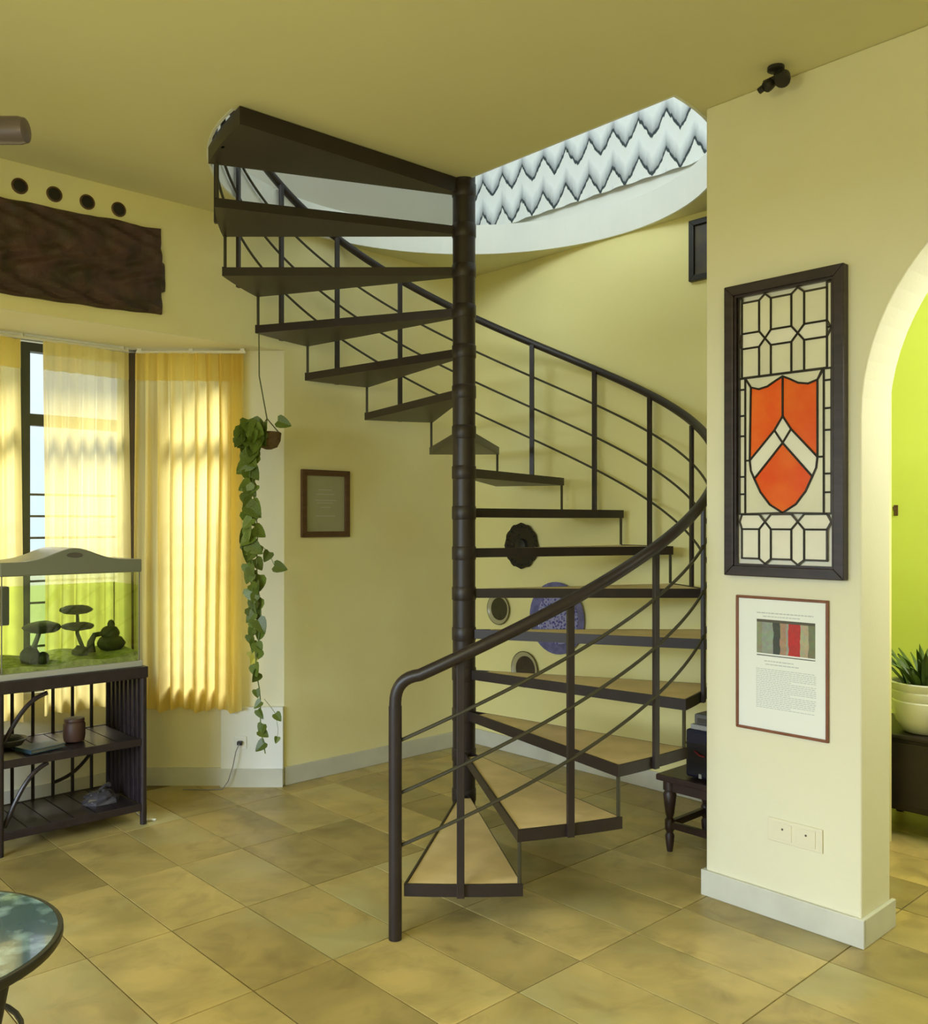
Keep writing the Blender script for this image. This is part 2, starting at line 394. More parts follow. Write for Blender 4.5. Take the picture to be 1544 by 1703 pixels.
# ------------------------------------------------------------------ walls
BAY0, BAY1, A_BAY = 0.30, 2.725, 4.963
BC0, BC1 = 0.914, 2.11
HEAD = 2.42
room_boxes('wall_back', [(A_WIN,4.61,BAY1,4.41,0,CEIL), (A_WIN,4.61,-2.2,BAY1,HEAD,CEIL), (A_WIN,4.61,-2.2,BAY0,0,HEAD)], M_wall2)
room_boxes('wall_alcove', [(1.84,A_WIN,B_ALC,4.29,0,CEIL), (1.72,1.84,B_ARCH2,4.29,0,CEIL)], M_wall3)
room_boxes('wall_left', [(-2.7,4.39,-2.2,-2.0,2.05,CEIL), (-2.7,4.39,-2.2,-2.0,0,0.15), (-2.7,-0.6,-2.2,-2.0,0.15,2.05), (3.6,4.39,-2.2,-2.0,0.15,2.05)], M_wall)  # unseen opening added here to let the left area lamp in
room_boxes('wall_rear', [(-2.7,-2.5,-2.0,5.5,0,CEIL)], M_wall)
am = MB()
AR = 0.81; SPR = 1.83
prof = [(1.97,0),(1.97,CEIL),(-2.5,CEIL),(-2.5,0),(-0.26,0),(-0.26,SPR)]
prof += [(0.55 - AR*math.cos(q), SPR + AR*math.sin(q)) for q in [PI*i/40 for i in range(1,40)]]
prof += [(1.36,SPR),(1.36,0)]
n = len(prof)
am.add([W(a,B_ARCH,z) for a,z in prof]+[W(a,B_ARCH2,z) for a,z in prof],
       [tuple(range(n)), tuple(range(2*n-1,n-1,-1))]+[(i,(i+1)%n,n+(i+1)%n,n+i) for i in range(n)])
struct(am.build('wall_right', M_wall, bevel=0.006))
room_boxes('wall_lime', [(-2.5,2.8,5.3,5.5,0,CEIL), (2.6,2.8,4.29,5.3,0,CEIL)], M_lime)
# upper storey
room_boxes('wall_upper', [(-0.6,-0.4,-0.6,4.29,SLAB,TOP), (-0.4,A_WIN,-0.6,-0.4,SLAB,TOP), (-0.4,4.61,B_ALC,4.29,SLAB,TOP)], M_white)
room_boxes('wall_upper_back', [(A_WIN,4.61,-0.6,B_ALC,SLAB,TOP)], M_upper_shaded)
room_boxes('ceiling_upper', [(-0.6,4.61,-0.6,4.29,TOP,TOP+.15)], M_white)
# skirtings
room_boxes('baseboard_back', [(A_WIN-.014,A_WIN,BAY1,B_ALC,0,.10)], M_skirt, .003)
room_boxes('baseboard_alcove', [(1.84,A_WIN-.014,B_ALC-.014,B_ALC,0,.10)], M_skirt, .003)
room_boxes('baseboard_right', [(1.345,1.985,B_ARCH-.015,B_ARCH,0,.10), (1.345,1.36,B_ARCH,B_ARCH2+.015,0,.10), (1.97,1.985,B_ARCH,B_ARCH2,0,.10)], M_skirt, .003)
# bay: plan polyline of the inner face
def seg(m, p, q, th, z0, z1):                         # wall piece from p to q, thickness th to the outside
    d = (q-p); nrm = Vector((-d.y, d.x, 0)).normalized()*th
    m.prism([p[:2], q[:2], (q+nrm)[:2], (p+nrm)[:2]], z0, z1)
B0, B1, B2, B3 = W(A_WIN,BAY1), W(A_BAY,BC1), W(A_BAY,BC0), W(A_WIN,BAY0)
# outward normal check: running B0 -> B1 -> B2 (to the left) the outside lies away from the camera
TH = -0.16
PIER = 0.345
sill = 0.55
bw = MB()
pd = (B1-B0).normalized(); Bp = B0 + pd*PIER; Bq = B1 - pd*0.04
seg(bw, B0, Bp, TH, 0, HEAD)
seg(bw, Bp, B1, TH, 0, sill)
cd = (B2-B1).normalized()
seg(bw, B1, B2, TH, 0, sill); seg(bw, B2, B3, TH, 0, HEAD)
struct(bw.build('wall_bay', M_wall))
pm = MB(); nv = Vector((0,-1,0))*0.03
pm.prism([B0[:2], (B0+nv)[:2], (Bp+nv)[:2], Bp[:2]], 0, 0.44)       # the pier projects below the curtain
struct(pm.build('trim_3', M_white, bevel=.004))
bs = MB()
e0 = Vector((0,-0.012,0))
bs.prism([(B0+nv)[:2], (B0+nv+e0)[:2], (Bp+nv+e0)[:2], (Bp+nv)[:2]], 0, .10)
bs.prism([Bp[:2], (Bp+e0)[:2], (B1+e0)[:2], B1[:2]], 0, .10)
bn = -U*0.012
bs.prism([B1[:2], (B1+bn)[:2], (B2+bn)[:2], B2[:2]], 0, .10)
struct(bs.build('baseboard_bay', M_skirt))
bc = MB(); ou = (B1-B0).normalized()
bc.prism([W(A_WIN+.004,BAY1-.002)[:2], W(A_BAY+.25,BC1+.15)[:2], W(A_BAY+.25,BC0-.15)[:2], W(A_WIN+.004,BAY0+.002)[:2]], HEAD-.003, HEAD+.15)
struct(bc.build('ceiling_bay', M_wall))

# ------------------------------------------------------------------ windows of the bay
def window(name, p, q, z0, z1, mullions, transom, posts_mat):
    """p -> q along the wall seen from inside; set back 8 cm"""
    d = (p-q).normalized(); L = (p-q).length
    root = bpy.data.objects.new(name, None); C.objects.link(root); root['kind'] = 'structure'
    root.location = (q.x, q.y, 0); root.rotation_euler = (0, 0, math.atan2(d.y, d.x))
    y = 0.08; w = 0.045
    f = MB()
    f.box(0,w,y-.03,y+.03,z0,z1); f.box(L-w,L,y-.03,y+.03,z0,z1); f.box(w,L-w,y-.03,y+.03,z0,z0+w); f.box(w,L-w,y-.03,y+.03,z1-w,z1)
    f.build('window_frame', posts_mat, root)
    xs = [w] + [L*t for t in mullions] + [L-w]
    for t in mullions:
        MB().box(L*t-.03, L*t+.03, y-.028, y+.028, z0+w, z1-w).build('mullion', posts_mat, root)
    MB().box(w, L-w, y-.026, y+.026, transom-.03, transom+.03).build('transom', posts_mat, root)
    for i in range(len(xs)-1):
        for za, zb in ((z0+w, transom-.03), (transom+.03, z1-w)):
            MB().box(xs[i]+.005, xs[i+1]-.005, y+.0, y+.006, za, zb).build('pane', M_glass, root)
    gb_ = MB().box(w, L-w, y+.045, y+.057, -.006, .006).mesh('grille_bar', M_framemetal)
    z = z0 + 0.11
    while z < 1.62:
        link('grille_bar', gb_, root, (0,0,z)); z += 0.115
    MB().box(-.0, L, -.0, y+.10, z0-.03, z0).build('window_sill', M_skirt, root)
    return root
window('window_1', B1, B2, sill+.03, HEAD-.02, (0.535,), 2.0, M_framemetal)
w2 = window('window_2', Bp, Bq, sill+.03, HEAD-.02, (), 2.0, M_brownpost)

MB().prism([(B1+Vector(q))[:2] for q in ((-.035,-.03,0),(.045,-.03,0),(.045,.09,0),(-.035,.09,0))], sill, HEAD-.02).build('corner_post', M_brownpost, None).parent = w2
bpy.data.objects['corner_post'].matrix_parent_inverse = (Matrix.Translation(w2.location) @ w2.rotation_euler.to_matrix().to_4x4()).inverted()
# curtains
def curtain(name, label, p, q, z0, z1, folds, depth, mat, seed, rail=True, flare=0.0):
    p, q = Vector(p), Vector(q); d = (q-p); L = d.length; d = d/L; nrm = Vector((d.y, -d.x, 0))
    if nrm.y > 0: nrm = -nrm
    rnd = random.Random(seed)
    NX, NZ = folds*10, 26
    ph = [rnd.uniform(-.5,.5) for _ in range(folds+2)]; am_ = [rnd.uniform(.5,1.15) for _ in range(folds+2)]
    m = MB()
    for layer in (0, 1):
        for iz in range(NZ+1):
            t = iz/NZ; z = z1 + (z0-z1)*t
            for ix in range(NX+1):
                s = ix/NX; fx = s*folds; k = int(min(fx, folds-1e-6)); fr = fx-k
                a = am_[k]*(1-fr) + am_[k+1]*fr
                w = math.sin(2*PI*(fx + 0.22*math.sin(t*2.3+ph[k])*t))
                pinch = 0.35 + 0.65*min(1, t*4)
                off = depth*a*pinch*(0.55*w + 0.25*math.sin(4*PI*fx+ph[k]*3)*(1-0.6*t)) + 0.012*math.sin(5*s+3*t)
                pt = p + d*(L*s + flare*t*(s-0.5)) + nrm*(off + 0.0012*layer)
                zz = z + (0.012*math.sin(fx*2.1+ph[k]) if iz == NZ else 0)
                m.v.append((pt.x, pt.y, zz))
    st = (NX+1)*(NZ+1)
    for layer in (0, 1):
        for iz in range(NZ):
            for ix in range(NX):
                i = layer*0 + iz*(NX+1)+ix
                if layer == 0: m.f.append((i, i+1, i+NX+2, i+NX+1))
    m.v = m.v[:st]
    cx = (p+q)/2
    m.v = [(v[0]-cx.x, v[1]-cx.y, v[2]-z0) for v in m.v]
    root = thing(name, label, 'curtain', (cx.x, cx.y, z0), 0, 'yellow bay window curtains')
    o = m.build('cloth', mat, root, smooth=True)
    hm = MB()                                          # stitched heading band
    for iz in (0, 2):
        for ix in range(NX+1): hm.v.append(Vector(m.v[iz*(NX+1)+ix]) + nrm*0.004)
    hm.v = [tuple(v) for v in hm.v]
    for ix in range(NX): hm.f.append((ix, ix+1, NX+2+ix, NX+1+ix))
    hm.build('heading_tape', mat, root, smooth=True)
    return root
off = 0.075
def bayp(px_b, o=off): return W(A_BAY-o, px_b)
curtain('window_curtain', 'yellow curtain at the left photo edge beside the blue-grey window frame', bayp(0.98), bayp(1.50), 0.47, HEAD-.03, 5, 0.05, M_curtain, 3)
curtain('window_curtain', 'sheer yellow curtain with grille showing through, behind the fish tank hood', bayp(1.605), bayp(2.055), 0.47, HEAD-.03, 6, 0.045, M_sheer, 5)
curtain('window_curtain', 'long yellow pleated curtain hanging beside the trailing plant', B1 + Vector((0.035,-0.06,0)), B0 + pd*0.215 + Vector((0,-0.06,0)), 0.43, HEAD-.03, 9, 0.05, M_curtain, 11)
def rail(name, label, p, q, z):
    root = thing(name, label, 'curtain rail', (p.x, p.y, z), 0, 'white curtain rails')
    MB().tube([(0,0,0), tuple(q-p)], 0.009, 8).build('track', M_rail, root, smooth=True)
    d = (q-p)
    for t in (0.03, 0.5, 0.97):
        c = d*t; MB().box(c.x-.012, c.x+.012, c.y-.008, c.y+.012, 0, 0.021).build('bracket', M_rail, root)
    return root
rail('curtain_rail', 'white curtain rail over the sheer curtain and the left curtain', bayp(0.95), bayp(2.05), HEAD-.021)
rail('curtain_rail', 'white curtain rail over the long pleated curtain', B1+Vector((0.04,-0.06,0)), B0+pd*0.20+Vector((0,-0.06,0)), HEAD-.021)

# ------------------------------------------------------------------ spiral staircase
st = thing('spiral_staircase', 'dark brown steel spiral staircase with stone treads around a round post', 'staircase', COL)
MB().lathe([(0.054,0),(0.054,CEIL+.17)], 28).build('column', M_steel, st, smooth=True)
MB().lathe([(0.09,0),(0.09,.008),(0.058,.014)], 24).build('base_plate', M_steel, st, smooth=True)
NT = 16
TH_T = 0.044
def wedge(theta0, theta1, r0, r1, inset, nseg=6):
    pts = []
    a0 = theta0; a1 = theta1
    # straight front and rear edges offset inwards by inset
    d0 = Vector((math.sin(a0), -math.cos(a0), 0)); d1 = Vector((math.sin(a1), -math.cos(a1), 0))
    n0 = Vector((-d0.y, d0.x, 0)); n1 = Vector((d1.y, -d1.x, 0))
    pts.append(d0*r0 + n0*(inset - 0.010)); pts.append(d0*r1 + n0*inset)
    for i in range(1, nseg):
        t = a0 + (a1-a0)*i/nseg; rr = r1*(math.cos((a1-a0)/2)/math.cos(t-(a0+a1)/2)*0.6 + 0.4)
        pts.append(Vector((math.sin(t), -math.cos(t), 0))*rr)
    pts.append(d1*r1 + n1*inset); pts.append(d1*r0 + n1*(inset - 0.010))
    return [(p.x, p.y) for p in pts]
for nn in range(1, NT+1):
    z = nn*RISE; th0, th1 = ang(nn), ang(nn+1)+R_(1.0)
    rr_ = R
    if nn == NT: th1 = ang(nn+1)+R_(2.5); rr_ = R+0.025
    po_, pi_ = wedge(th0, th1, 0.045, rr_, 0.0), wedge(th0, th1, 0.045, rr_-0.008, 0.008)
    tr = MB().prism(po_, z-TH_T, z-0.016 if nn < NT else CEIL-.003)
    t = tr.build('tread', M_steel, st)
    if nn < NT:
        k_ = len(po_) - 1                                # upstanding lip along the front and the outer edge
        qo, qi = po_[:k_], pi_[:k_]; lip = MB()
        lip.add([(p[0],p[1],q) for q in (z-0.016, z) for p in qo] + [(p[0],p[1],q) for q in (z-0.016, z) for p in qi],
               [f for i in range(k_-1) for f in ((i,i+1,k_+i+1,k_+i), (k_+i,k_+i+1,3*k_+i+1,3*k_+i), (3*k_+i,3*k_+i+1,2*k_+i+1,2*k_+i))])
        lip.build('lip', M_steel, t)
        ps = wedge(th0, th1, 0.13, rr_-0.0095, 0.0095); pr = wedge(th0, th1, 0.13, rr_-0.0095, 0.0035)
        rl_ = MB().prism([po_[-2], po_[-1], wedge(th0, th1, 0.045, rr_, 0.003)[-1], wedge(th0, th1, 0.045, rr_, 0.003)[-2]], z-0.016, z-0.0035); rl_.build('rear_lip', M_steel, t)
        MB().prism(ps[:-2]+pr[-2:], z-0.0155, z-0.004).build('stone_slab', M_stone, t)
    MB().lathe([(0.0545,z-.055),(0.0575,z-.050),(0.0575,z+.006),(0.0545,z+.010)], 24).build('collar', M_steel, t, smooth=True)
    if nn > 1:
        q = sp(th0+R_(0.5), R-0.012)
        MB().tube([(q.x,q.y,z-RISE), (q.x,q.y,z-TH_T+.002)], 0.0075, 8).build('riser_rod', M_steel_l, st, smooth=True)
RAIL0 = 0.71
def railz(idx): return RISE*idx + RAIL0
RB = R + 0.012
for nn in range(1, NT+1):
    th = ang(nn+0.5); zb = nn*RISE - TH_T; zt = railz(nn+0.5) - 0.01
    c, s_ = math.cos(th), math.sin(th); p = sp(th, RB-0.016)
    rad = Vector((s_, -c, 0))*0.008; tan = Vector((c, s_, 0))*0.0135
    MB().prism([(p+rad+tan)[:2], (p+rad-tan)[:2], (p-rad-tan)[:2], (p-rad+tan)[:2]], zb, zt).build('baluster', M_steel, st, bevel=.002)
def helix(i0, i1, dz, r, step=0.1):
    n = int((i1-i0)/step); return [sp(ang(i0+(i1-i0)*k/n), r, railz(i0+(i1-i0)*k/n)+dz) for k in range(n+1)]
I0 = 0.93
h = helix(I0+0.22, 17.0, 0, RB)
pn = sp(ang(I0), RB); zt = railz(I0)
bend = [Vector((pn.x,pn.y,zt-.16)), Vector((pn.x,pn.y,zt-.06))]
pe = h[0]; pt_ = Vector((pn.x,pn.y,zt+.03))
for k_ in range(1, 8):
    t = k_/8; a_ = Vector((pn.x,pn.y,zt-.06)); bend.append(a_*(1-t)**2 + pt_*2*t*(1-t) + pe*t*t)
MB().tube(bend+h, 0.022, 12).build('handrail', M_steel, st, smooth=True)
for dz in (-0.20, -0.385, -0.57):
    MB().tube(helix(I0+.02, 16.6, dz, RB-0.012), 0.0065, 6).build('guard_rod', M_steel_l, st, smooth=True)
MB().tube([(pn.x,pn.y,0),(pn.x,pn.y,zt-.07)], .0235, 16).build('newel_post', M_steel, st, smooth=True)

# ------------------------------------------------------------------ zigzag cloth upstairs
zc = W(4.35, B_ALC-0.03)
zr = thing('zigzag_curtain', 'white cloth with dark zigzag print hanging upstairs behind the stair opening', 'curtain', (zc.x, zc.y, 3.35), ROT_U)
m = MB(); NX, NZ = 150, 10; LL = 2.75; HH = 1.5
for iz in range(NZ+1):
    for ix in range(NX+1):
        x = LL*ix/NX; z = HH*iz/NZ
        m.v.append((x, 0.008*math.sin(x*2*PI/0.177) + 0.004*math.sin(x*9), z))
for iz in range(NZ):
    for ix in range(NX):
        i = iz*(NX+1)+ix; m.f.append((i, i+1, i+NX+2, i+NX+1))
m.build('cloth', M_zig, zr, smooth=True)
MB().tube([(0,0,HH), (LL,0,HH)], 0.012, 8).build('rod', M_rail, zr, smooth=True)

# ------------------------------------------------------------------ things on the arch wall
def on_arch(a, z=0.0): return W(a, B_ARCH, z)
def picture_frame(m_w, m_h, fw, fd, mat, root, name='frame'):
    f = MB()
    f.prism_y([(0,0),(m_w,0),(m_w-fw,fw),(fw,fw)], -fd, 0); f.prism_y([(m_w,0),(m_w,m_h),(m_w-fw,m_h-fw),(m_w-fw,fw)], -fd, 0)
    f.prism_y([(m_w,m_h),(0,m_h),(fw,m_h-fw),(m_w-fw,m_h-fw)], -fd, 0); f.prism_y([(0,m_h),(0,0),(fw,fw),(fw,m_h-fw)], -fd, 0)
    return f.build(name, mat, root, bevel=0.003)
# stained glass panel, origin bottom left of the frame
SW, SH = 0.463, 1.098
sg = thing('stained_glass_panel', 'framed leaded glass panel with an orange shield and white chevron', 'stained glass', on_arch(1.868, 1.262), ROT_U)
picture_frame(SW, SH, 0.038, 0.040, M_frame, sg)
f2 = MB(); i0 = 0.038; i1 = 0.046
for a_, b_ in (((i0,i0),(SW-i0,i1)), ((i0,SH-i1),(SW-i0,SH-i0)), ((i0,i1),(i1,SH-i1)), ((SW-i1,i1),(SW-i0,SH-i1))):
    f2.box(a_[0], b_[0], -0.03, -0.012, a_[1], b_[1])
f2.build('inner_bead', M_frame, sg)
MB().box(0.03, SW-0.03, -0.006, -0.001, 0.03, SH-0.03).build('backing_glass', M_whiteglass, sg)
panes = []
def PQ(p, q): return (p*SW, (1-q)*SH)
X0, X1 = 0.112, 0.888
cols = [(0.135,0.288), (0.390,0.563), (0.668,0.850)]
gaps = [(0.288,0.390), (0.563,0.668)]
tips = [(X0+.004, 0.339), (0.339, 0.6155), (0.6155, X1-.004)]
def rect(p0,p1,q0,q1): return [(p0,q0),(p1,q0),(p1,q1),(p0,q1)]
for (c0, c1), (l0, l1) in zip(cols, tips):            # bands above and below the shield
    panes.append((rect(c0,c1,0.062,0.168), M_opal)); panes.append((rect(c0,c1,0.220,0.320), M_opal))
    panes.append(([(l0,0.194),(c0,0.168),(c1,0.168),(l1,0.194),(c1,0.220),(c0,0.220)], M_whiteglass))
    panes.append((rect(c0,c1,0.840,0.940), M_whiteglass))
    panes.append(([(l0,0.815),(c0,0.790),(c1,0.790),(l1,0.815),(c1,0.840),(c0,0.840)], M_whiteglass))
for g0, g1 in gaps:
    gm = (g0+g1)/2
    panes.append(([(gm,0.044),(g1,0.062),(g1,0.168),(gm,0.194),(g0,0.168),(g0,0.062)], M_opal))
    panes.append(([(gm,0.194),(g1,0.220),(g1,0.320),(g0,0.320),(g0,0.220)], M_opal))
    panes.append(([(gm,0.815),(g1,0.840),(g1,0.940),(gm,0.957),(g0,0.940),(g0,0.840)], M_whiteglass))
cx = 0.49
panes.append(([(0.215,0.355),(0.285,0.364),(0.36,0.358),(0.43,0.342),(cx,0.330),(cx,0.463),(0.42,0.508),(0.205,0.605)], M_orange))
panes.append(([(cx,0.330),(0.55,0.342),(0.62,0.358),(0.70,0.364),(0.775,0.355),(0.775,0.605),(0.56,0.508),(cx,0.463)], M_orange))
panes.append(([(cx,0.463),(0.56,0.508),(cx,0.552),(0.42,0.508)], M_whiteglass))
panes.append(([(0.42,0.508),(cx,0.552),(0.245,0.668),(0.215,0.640),(0.205,0.605)], M_whiteglass))
panes.append(([(0.56,0.508),(0.775,0.605),(0.765,0.640),(0.735,0.668),(cx,0.552)], M_whiteglass))
panes.append(([(cx,0.552),(0.735,0.668),(0.68,0.715),(0.60,0.757),(cx,0.785),(0.38,0.757),(0.30,0.715),(0.245,0.668)], M_orange))
panes.append(([(0.165,0.322),(0.215,0.355),(0.205,0.605),(0.165,0.605)], M_opal))
panes.append(([(0.825,0.322),(0.825,0.605),(0.775,0.605),(0.775,0.355)], M_opal))
panes.append(([(0.165,0.605),(0.205,0.605),(0.215,0.640),(0.30,0.715),(0.38,0.757),(cx,0.785),(0.165,0.788)], M_opal))
panes.append(([(0.825,0.605),(0.825,0.788),(cx,0.785),(0.60,0.757),(0.68,0.715),(0.765,0.640),(0.775,0.605)], M_opal))
panes.append(([(0.165,0.322),(0.815,0.322),(0.775,0.355),(0.70,0.364),(0.62,0.358),(0.55,0.342),(cx,0.330),(0.43,0.342),(0.36,0.358),(0.285,0.364),(0.215,0.355)], M_opal))
qs = [0.322, 0.36, 0.45, 0.52, 0.66, 0.72, 0.788]
for i in range(len(qs)-1):
    for p0, p1 in ((X0+.003,0.165), (0.825,X1-.003)): panes.append((rect(p0,p1,qs[i],qs[i+1]), M_opal))
qs = [0.046, 0.19, 0.322]
for i in range(2):
    for p0, p1 in ((X0,0.135), (0.850,X1)): panes.append((rect(p0,p1,qs[i],qs[i+1]), M_opal))
for poly, mt_ in panes:
    pts = [PQ(*p) for p in poly]
    o = MB().prism_y(pts, -0.014, -0.008).build('pane', mt_, sg)
    lead = MB(); n = len(pts); lw = 0.0034
    for i in range(n):
        p = Vector((pts[i][0], 0, pts[i][1])); q = Vector((pts[(i+1)%n][0], 0, pts[(i+1)%n][1])); d = (q-p)
        if d.length < 1e-4: continue
        d.normalize(); s_ = Vector((-d.z, 0, d.x))*lw; p = p - d*lw*0.6; q = q + d*lw*0.6
        lead.prism_y([((p+s_).x,(p+s_).z),((p-s_).x,(p-s_).z),((q-s_).x,(q-s_).z),((q+s_).x,(q+s_).z)], -0.018, -0.0135)
    lead.build('lead_came', M_lead, o)
# framed article
ar = thing('framed_article', 'thin red-brown frame with a colour photo above printed text, under the shield panel', 'picture', on_arch(1.834, 0.684), ROT_U)
AW, AH = 0.362, 0.503
picture_frame(AW, AH, 0.010, 0.014, M_redwood, ar)
MB().box(0.009, AW-.009, -0.006, -0.001, 0.009, AH-.009).build('paper', M_paper, ar)
def print_material():
    m = bpy.data.materials.new('colour_photo_print'); m.use_nodes = True; nt = m.node_tree; n = nt.nodes; l = nt.links; p = n['Principled BSDF']; p.inputs['Roughness'].default_value = 0.4
    tc = n.new('ShaderNodeTexCoord'); sep = n.new('ShaderNodeSeparateXYZ'); l.new(tc.outputs['Object'], sep.inputs[0])
    cr = n.new('ShaderNodeValToRGB'); cr.color_ramp.interpolation = 'CONSTANT'
    mr = n.new('ShaderNodeMapRange'); mr.inputs['From Min'].default_value = 0.085; mr.inputs['From Max'].default_value = 0.312
    l.new(sep.outputs['X'], mr.inputs['Value'])
    nz = n.new('ShaderNodeTexNoise'); nz.inputs['Scale'].default_value = 30; l.new(tc.outputs['Object'], nz.inputs['Vector'])
    ad = n.new('ShaderNodeMath'); ad.operation = 'MULTIPLY_ADD'; ad.inputs[1].default_value = 0.06; l.new(nz.outputs['Fac'], ad.inputs[0]); l.new(mr.outputs[0], ad.inputs[2])
    l.new(ad.outputs[0], cr.inputs[0])
    e = cr.color_ramp.elements
    e[0].position = 0; e[0].color = (0.33, 0.36, 0.22, 1); e[1].position = 0.12; e[1].color = (0.36, 0.42, 0.34, 1)
    for pos, c in ((0.32, (0.07, 0.08, 0.06, 1)), (0.44, (0.50, 0.33, 0.20, 1)), (0.54, (0.42, 0.44, 0.36, 1)), (0.58, (0.62, 0.03, 0.02, 1)), (0.78, (0.55, 0.50, 0.32, 1)), (0.92, (0.22, 0.24, 0.12, 1))):
        x = e.new(pos); x.color = c
    mx = n.new('ShaderNodeMix'); mx.data_type = 'RGBA'; mx.blend_type = 'MULTIPLY'; mx.inputs[0].default_value = 0.5
    n2 = n.new('ShaderNodeTexNoise'); n2.inputs['Scale'].default_value = 60; l.new(tc.outputs['Object'], n2.inputs['Vector'])
    l.new(cr.outputs[0], mx.inputs[6]); l.new(n2.outputs['Color'], mx.inputs[7]); l.new(mx.outputs[2], p.inputs['Base Color'])
    return m
MB().box(0.085, 0.312, -0.0072, -0.006, 0.292, 0.412).build('photo_print', print_material(), ar)
MB().box(0.085, 0.312, -0.0075, -0.006, 0.408, 0.418).box(0.085, 0.312, -0.0075, -0.006, 0.283, 0.286).build('photo_border', M_inkdark, ar)
tx = MB(); rt = random.Random(2)
def textrow(x0, x1, z, h_):
    x = x0
    while x < x1-.004:
        w = min(rt.uniform(.006,.016), x1-x); tx.box(x, x+w, -0.0068, -0.006, z, z+h_); x += w+.003
textrow(0.085, 0.305, 0.440, 0.004); textrow(0.11, 0.26, 0.428, 0.003)
textrow(0.115, 0.235, 0.262, 0.0035); textrow(0.12, 0.25, 0.250, 0.0035)
for k_ in range(22): textrow(0.082, 0.315 if k_ % 7 != 6 else 0.22, 0.232 - k_*0.0068, 0.0022)
tx.build('printed_text', M_ink, ar)['kind'] = 'stuff'
# socket plate
so = thing('wall_socket', 'cream double socket plate low on the arch wall pier', 'socket', on_arch(1.705, 0.286), ROT_U)
MB().box(0, 0.21, -0.008, 0, 0, 0.085).build('plate', M_socket, so, bevel=.003)
for x in (0.025, 0.115):
    s_ = MB().box(x, x+.07, -0.011, -0.008, 0.012, 0.073).build('socket_module', M_socket, so, bevel=.001)
    h_ = MB()
    for dx, dz in ((.035,.040),): h_.lathe([(.0040,0),(.0040,.0014)], 10, (x+dx,-.0122,.012+dz), 'y')
    h_.build('pin_hole', M_inkdark, s_)
# black ceiling spots
sl = thing('ceiling_spotlight', 'black double spotlight on the ceiling above the shield panel', 'spotlight', W(1.62, 3.035, CEIL), ROT_U)
MB().lathe([(.03,0),(.03,-.012),(.024,-.016)], 16).build('mount', M_black, sl, smooth=True)
MB().tube([(0,0,-.014),(0,0,-.04)], .008, 8).tube([(-.045,0,-.042),(.03,0,-.036)], .010, 8).build('arm', M_black, sl, smooth=True)
for dx, dz, r_, ax in ((.026,-.050,.028,(.15,-.5,-.6)), (-.026,-.054,.021,(-.35,-.5,-.5))):
    d = Vector(ax).normalized(); c = Vector((dx,0,dz))
    MB().tube([c-d*.028, c-d*.020, c-d*.0, c+d*.014, c+d*.018], [r_*.45, r_*.85, r_, r_*1.0, r_*.85], 16).build('lamp_head', M_black, sl, smooth=True)
MB().tube([(-.050,0,-.058),(-.066,0,-.064)], .012, 8).build('knob', M_black, sl, smooth=True)

# ------------------------------------------------------------------ things on the window wall
cp = W(A_WIN, 2.005, 2.505)
cpn = thing('carved_wall_panel', 'long dark carved wooden panel with uneven edges above the bay window', 'wall carving', cp, ROT_V)
m = MB(); NX, NZ = 140, 44; LL, HH = 1.35, 0.43
def rel(x, z):
    return 0.032 + 0.014*noise.noise(Vector((x*14, z*14, 1.3))) + 0.012*math.sin(x*30+5*math.sin(z*17)) * math.sin(z*26+1)
for side in (0, 1):
    for iz in range(NZ+1):
        for ix in range(NX+1):
            t, s_ = iz/NZ, ix/NX
            x = -LL*(1-s_); z = HH*t
            ex = (0.012*noise.noise(Vector((0.2, t*5, 3))) + (0.018 if 0.25 < t < 0.6 else 0)) if ix == NX else 0
            ez = 0.012*noise.noise(Vector((x*6, 2.0*t, 7))) if iz in (0, NZ) else 0
            z += 0.02*math.sin(x*2.3)
            y = 0.0 if side else -(rel(x, z) if 0 < ix < NX and 0 < iz < NZ else 0.014)
            m.v.append((x+ex, y, z+ez))
st_ = (NX+1)*(NZ+1)
for side in (0, 1):
    for iz in range(NZ):
        for ix in range(NX):
            i = side*st_ + iz*(NX+1)+ix; f = (i, i+1, i+NX+2, i+NX+1); m.f.append(f if side == 0 else f[::-1])
bd = [ix for ix in range(NX+1)] + [iz*(NX+1)+NX for iz in range(1,NZ+1)] + [NZ*(NX+1)+ix for ix in range(NX-1,-1,-1)] + [iz*(NX+1) for iz in range(NZ-1,0,-1)]
for i in range(len(bd)):
    a_, b_ = bd[i], bd[(i+1)%len(bd)]; m.f.append((b_, a_, a_+st_, b_+st_))
m.build('carved_board', M_darkwood, cpn)
names4 = ['rightmost of the four round wall vents, above the carved panel', 'second round wall vent from the right above the carved panel', 'third round wall vent from the right above the carved panel', 'leftmost of the four round wall vents above the carved panel']
for i in range(4):
    p = W(A_WIN, 1.794-0.151*i, 2.985)
    v = thing('round_vent', names4[i], 'vent', p, ROT_V, 'round vents under the ceiling')
    MB().lathe([(.036,0),(.036,-.004),(.029,-.006),(.028,-.002)], 20, (0,0,0), 'y').build('rim', M_brownwood, v, smooth=True)
    MB().lathe([(.028,-.003),(.020,-.0035)], 20, (0,0,0), 'y').build('dark_disc', M_black, v)
ce = thing('framed_certificate', 'small brown frame with a grey-green certificate on the wall left of the stairs', 'picture', W(A_WIN, 2.83, 1.377), ROT_V)
CW, CH = 0.330, 0.385
picture_frame(CW, CH, 0.033, 0.022, M_brownwood, ce)
MB().box(0.03, CW-.03, -.008, -.001, .03, CH-.03).build('certificate_paper', M_agedpaper, ce)
tx = MB()
for z, x0, x1 in ((.27,.12,.21),(.245,.10,.23),(.21,.09,.24),(.195,.11,.22),(.17,.13,.20),(.12,.10,.23)): textrow(x0, x1, z, .004)
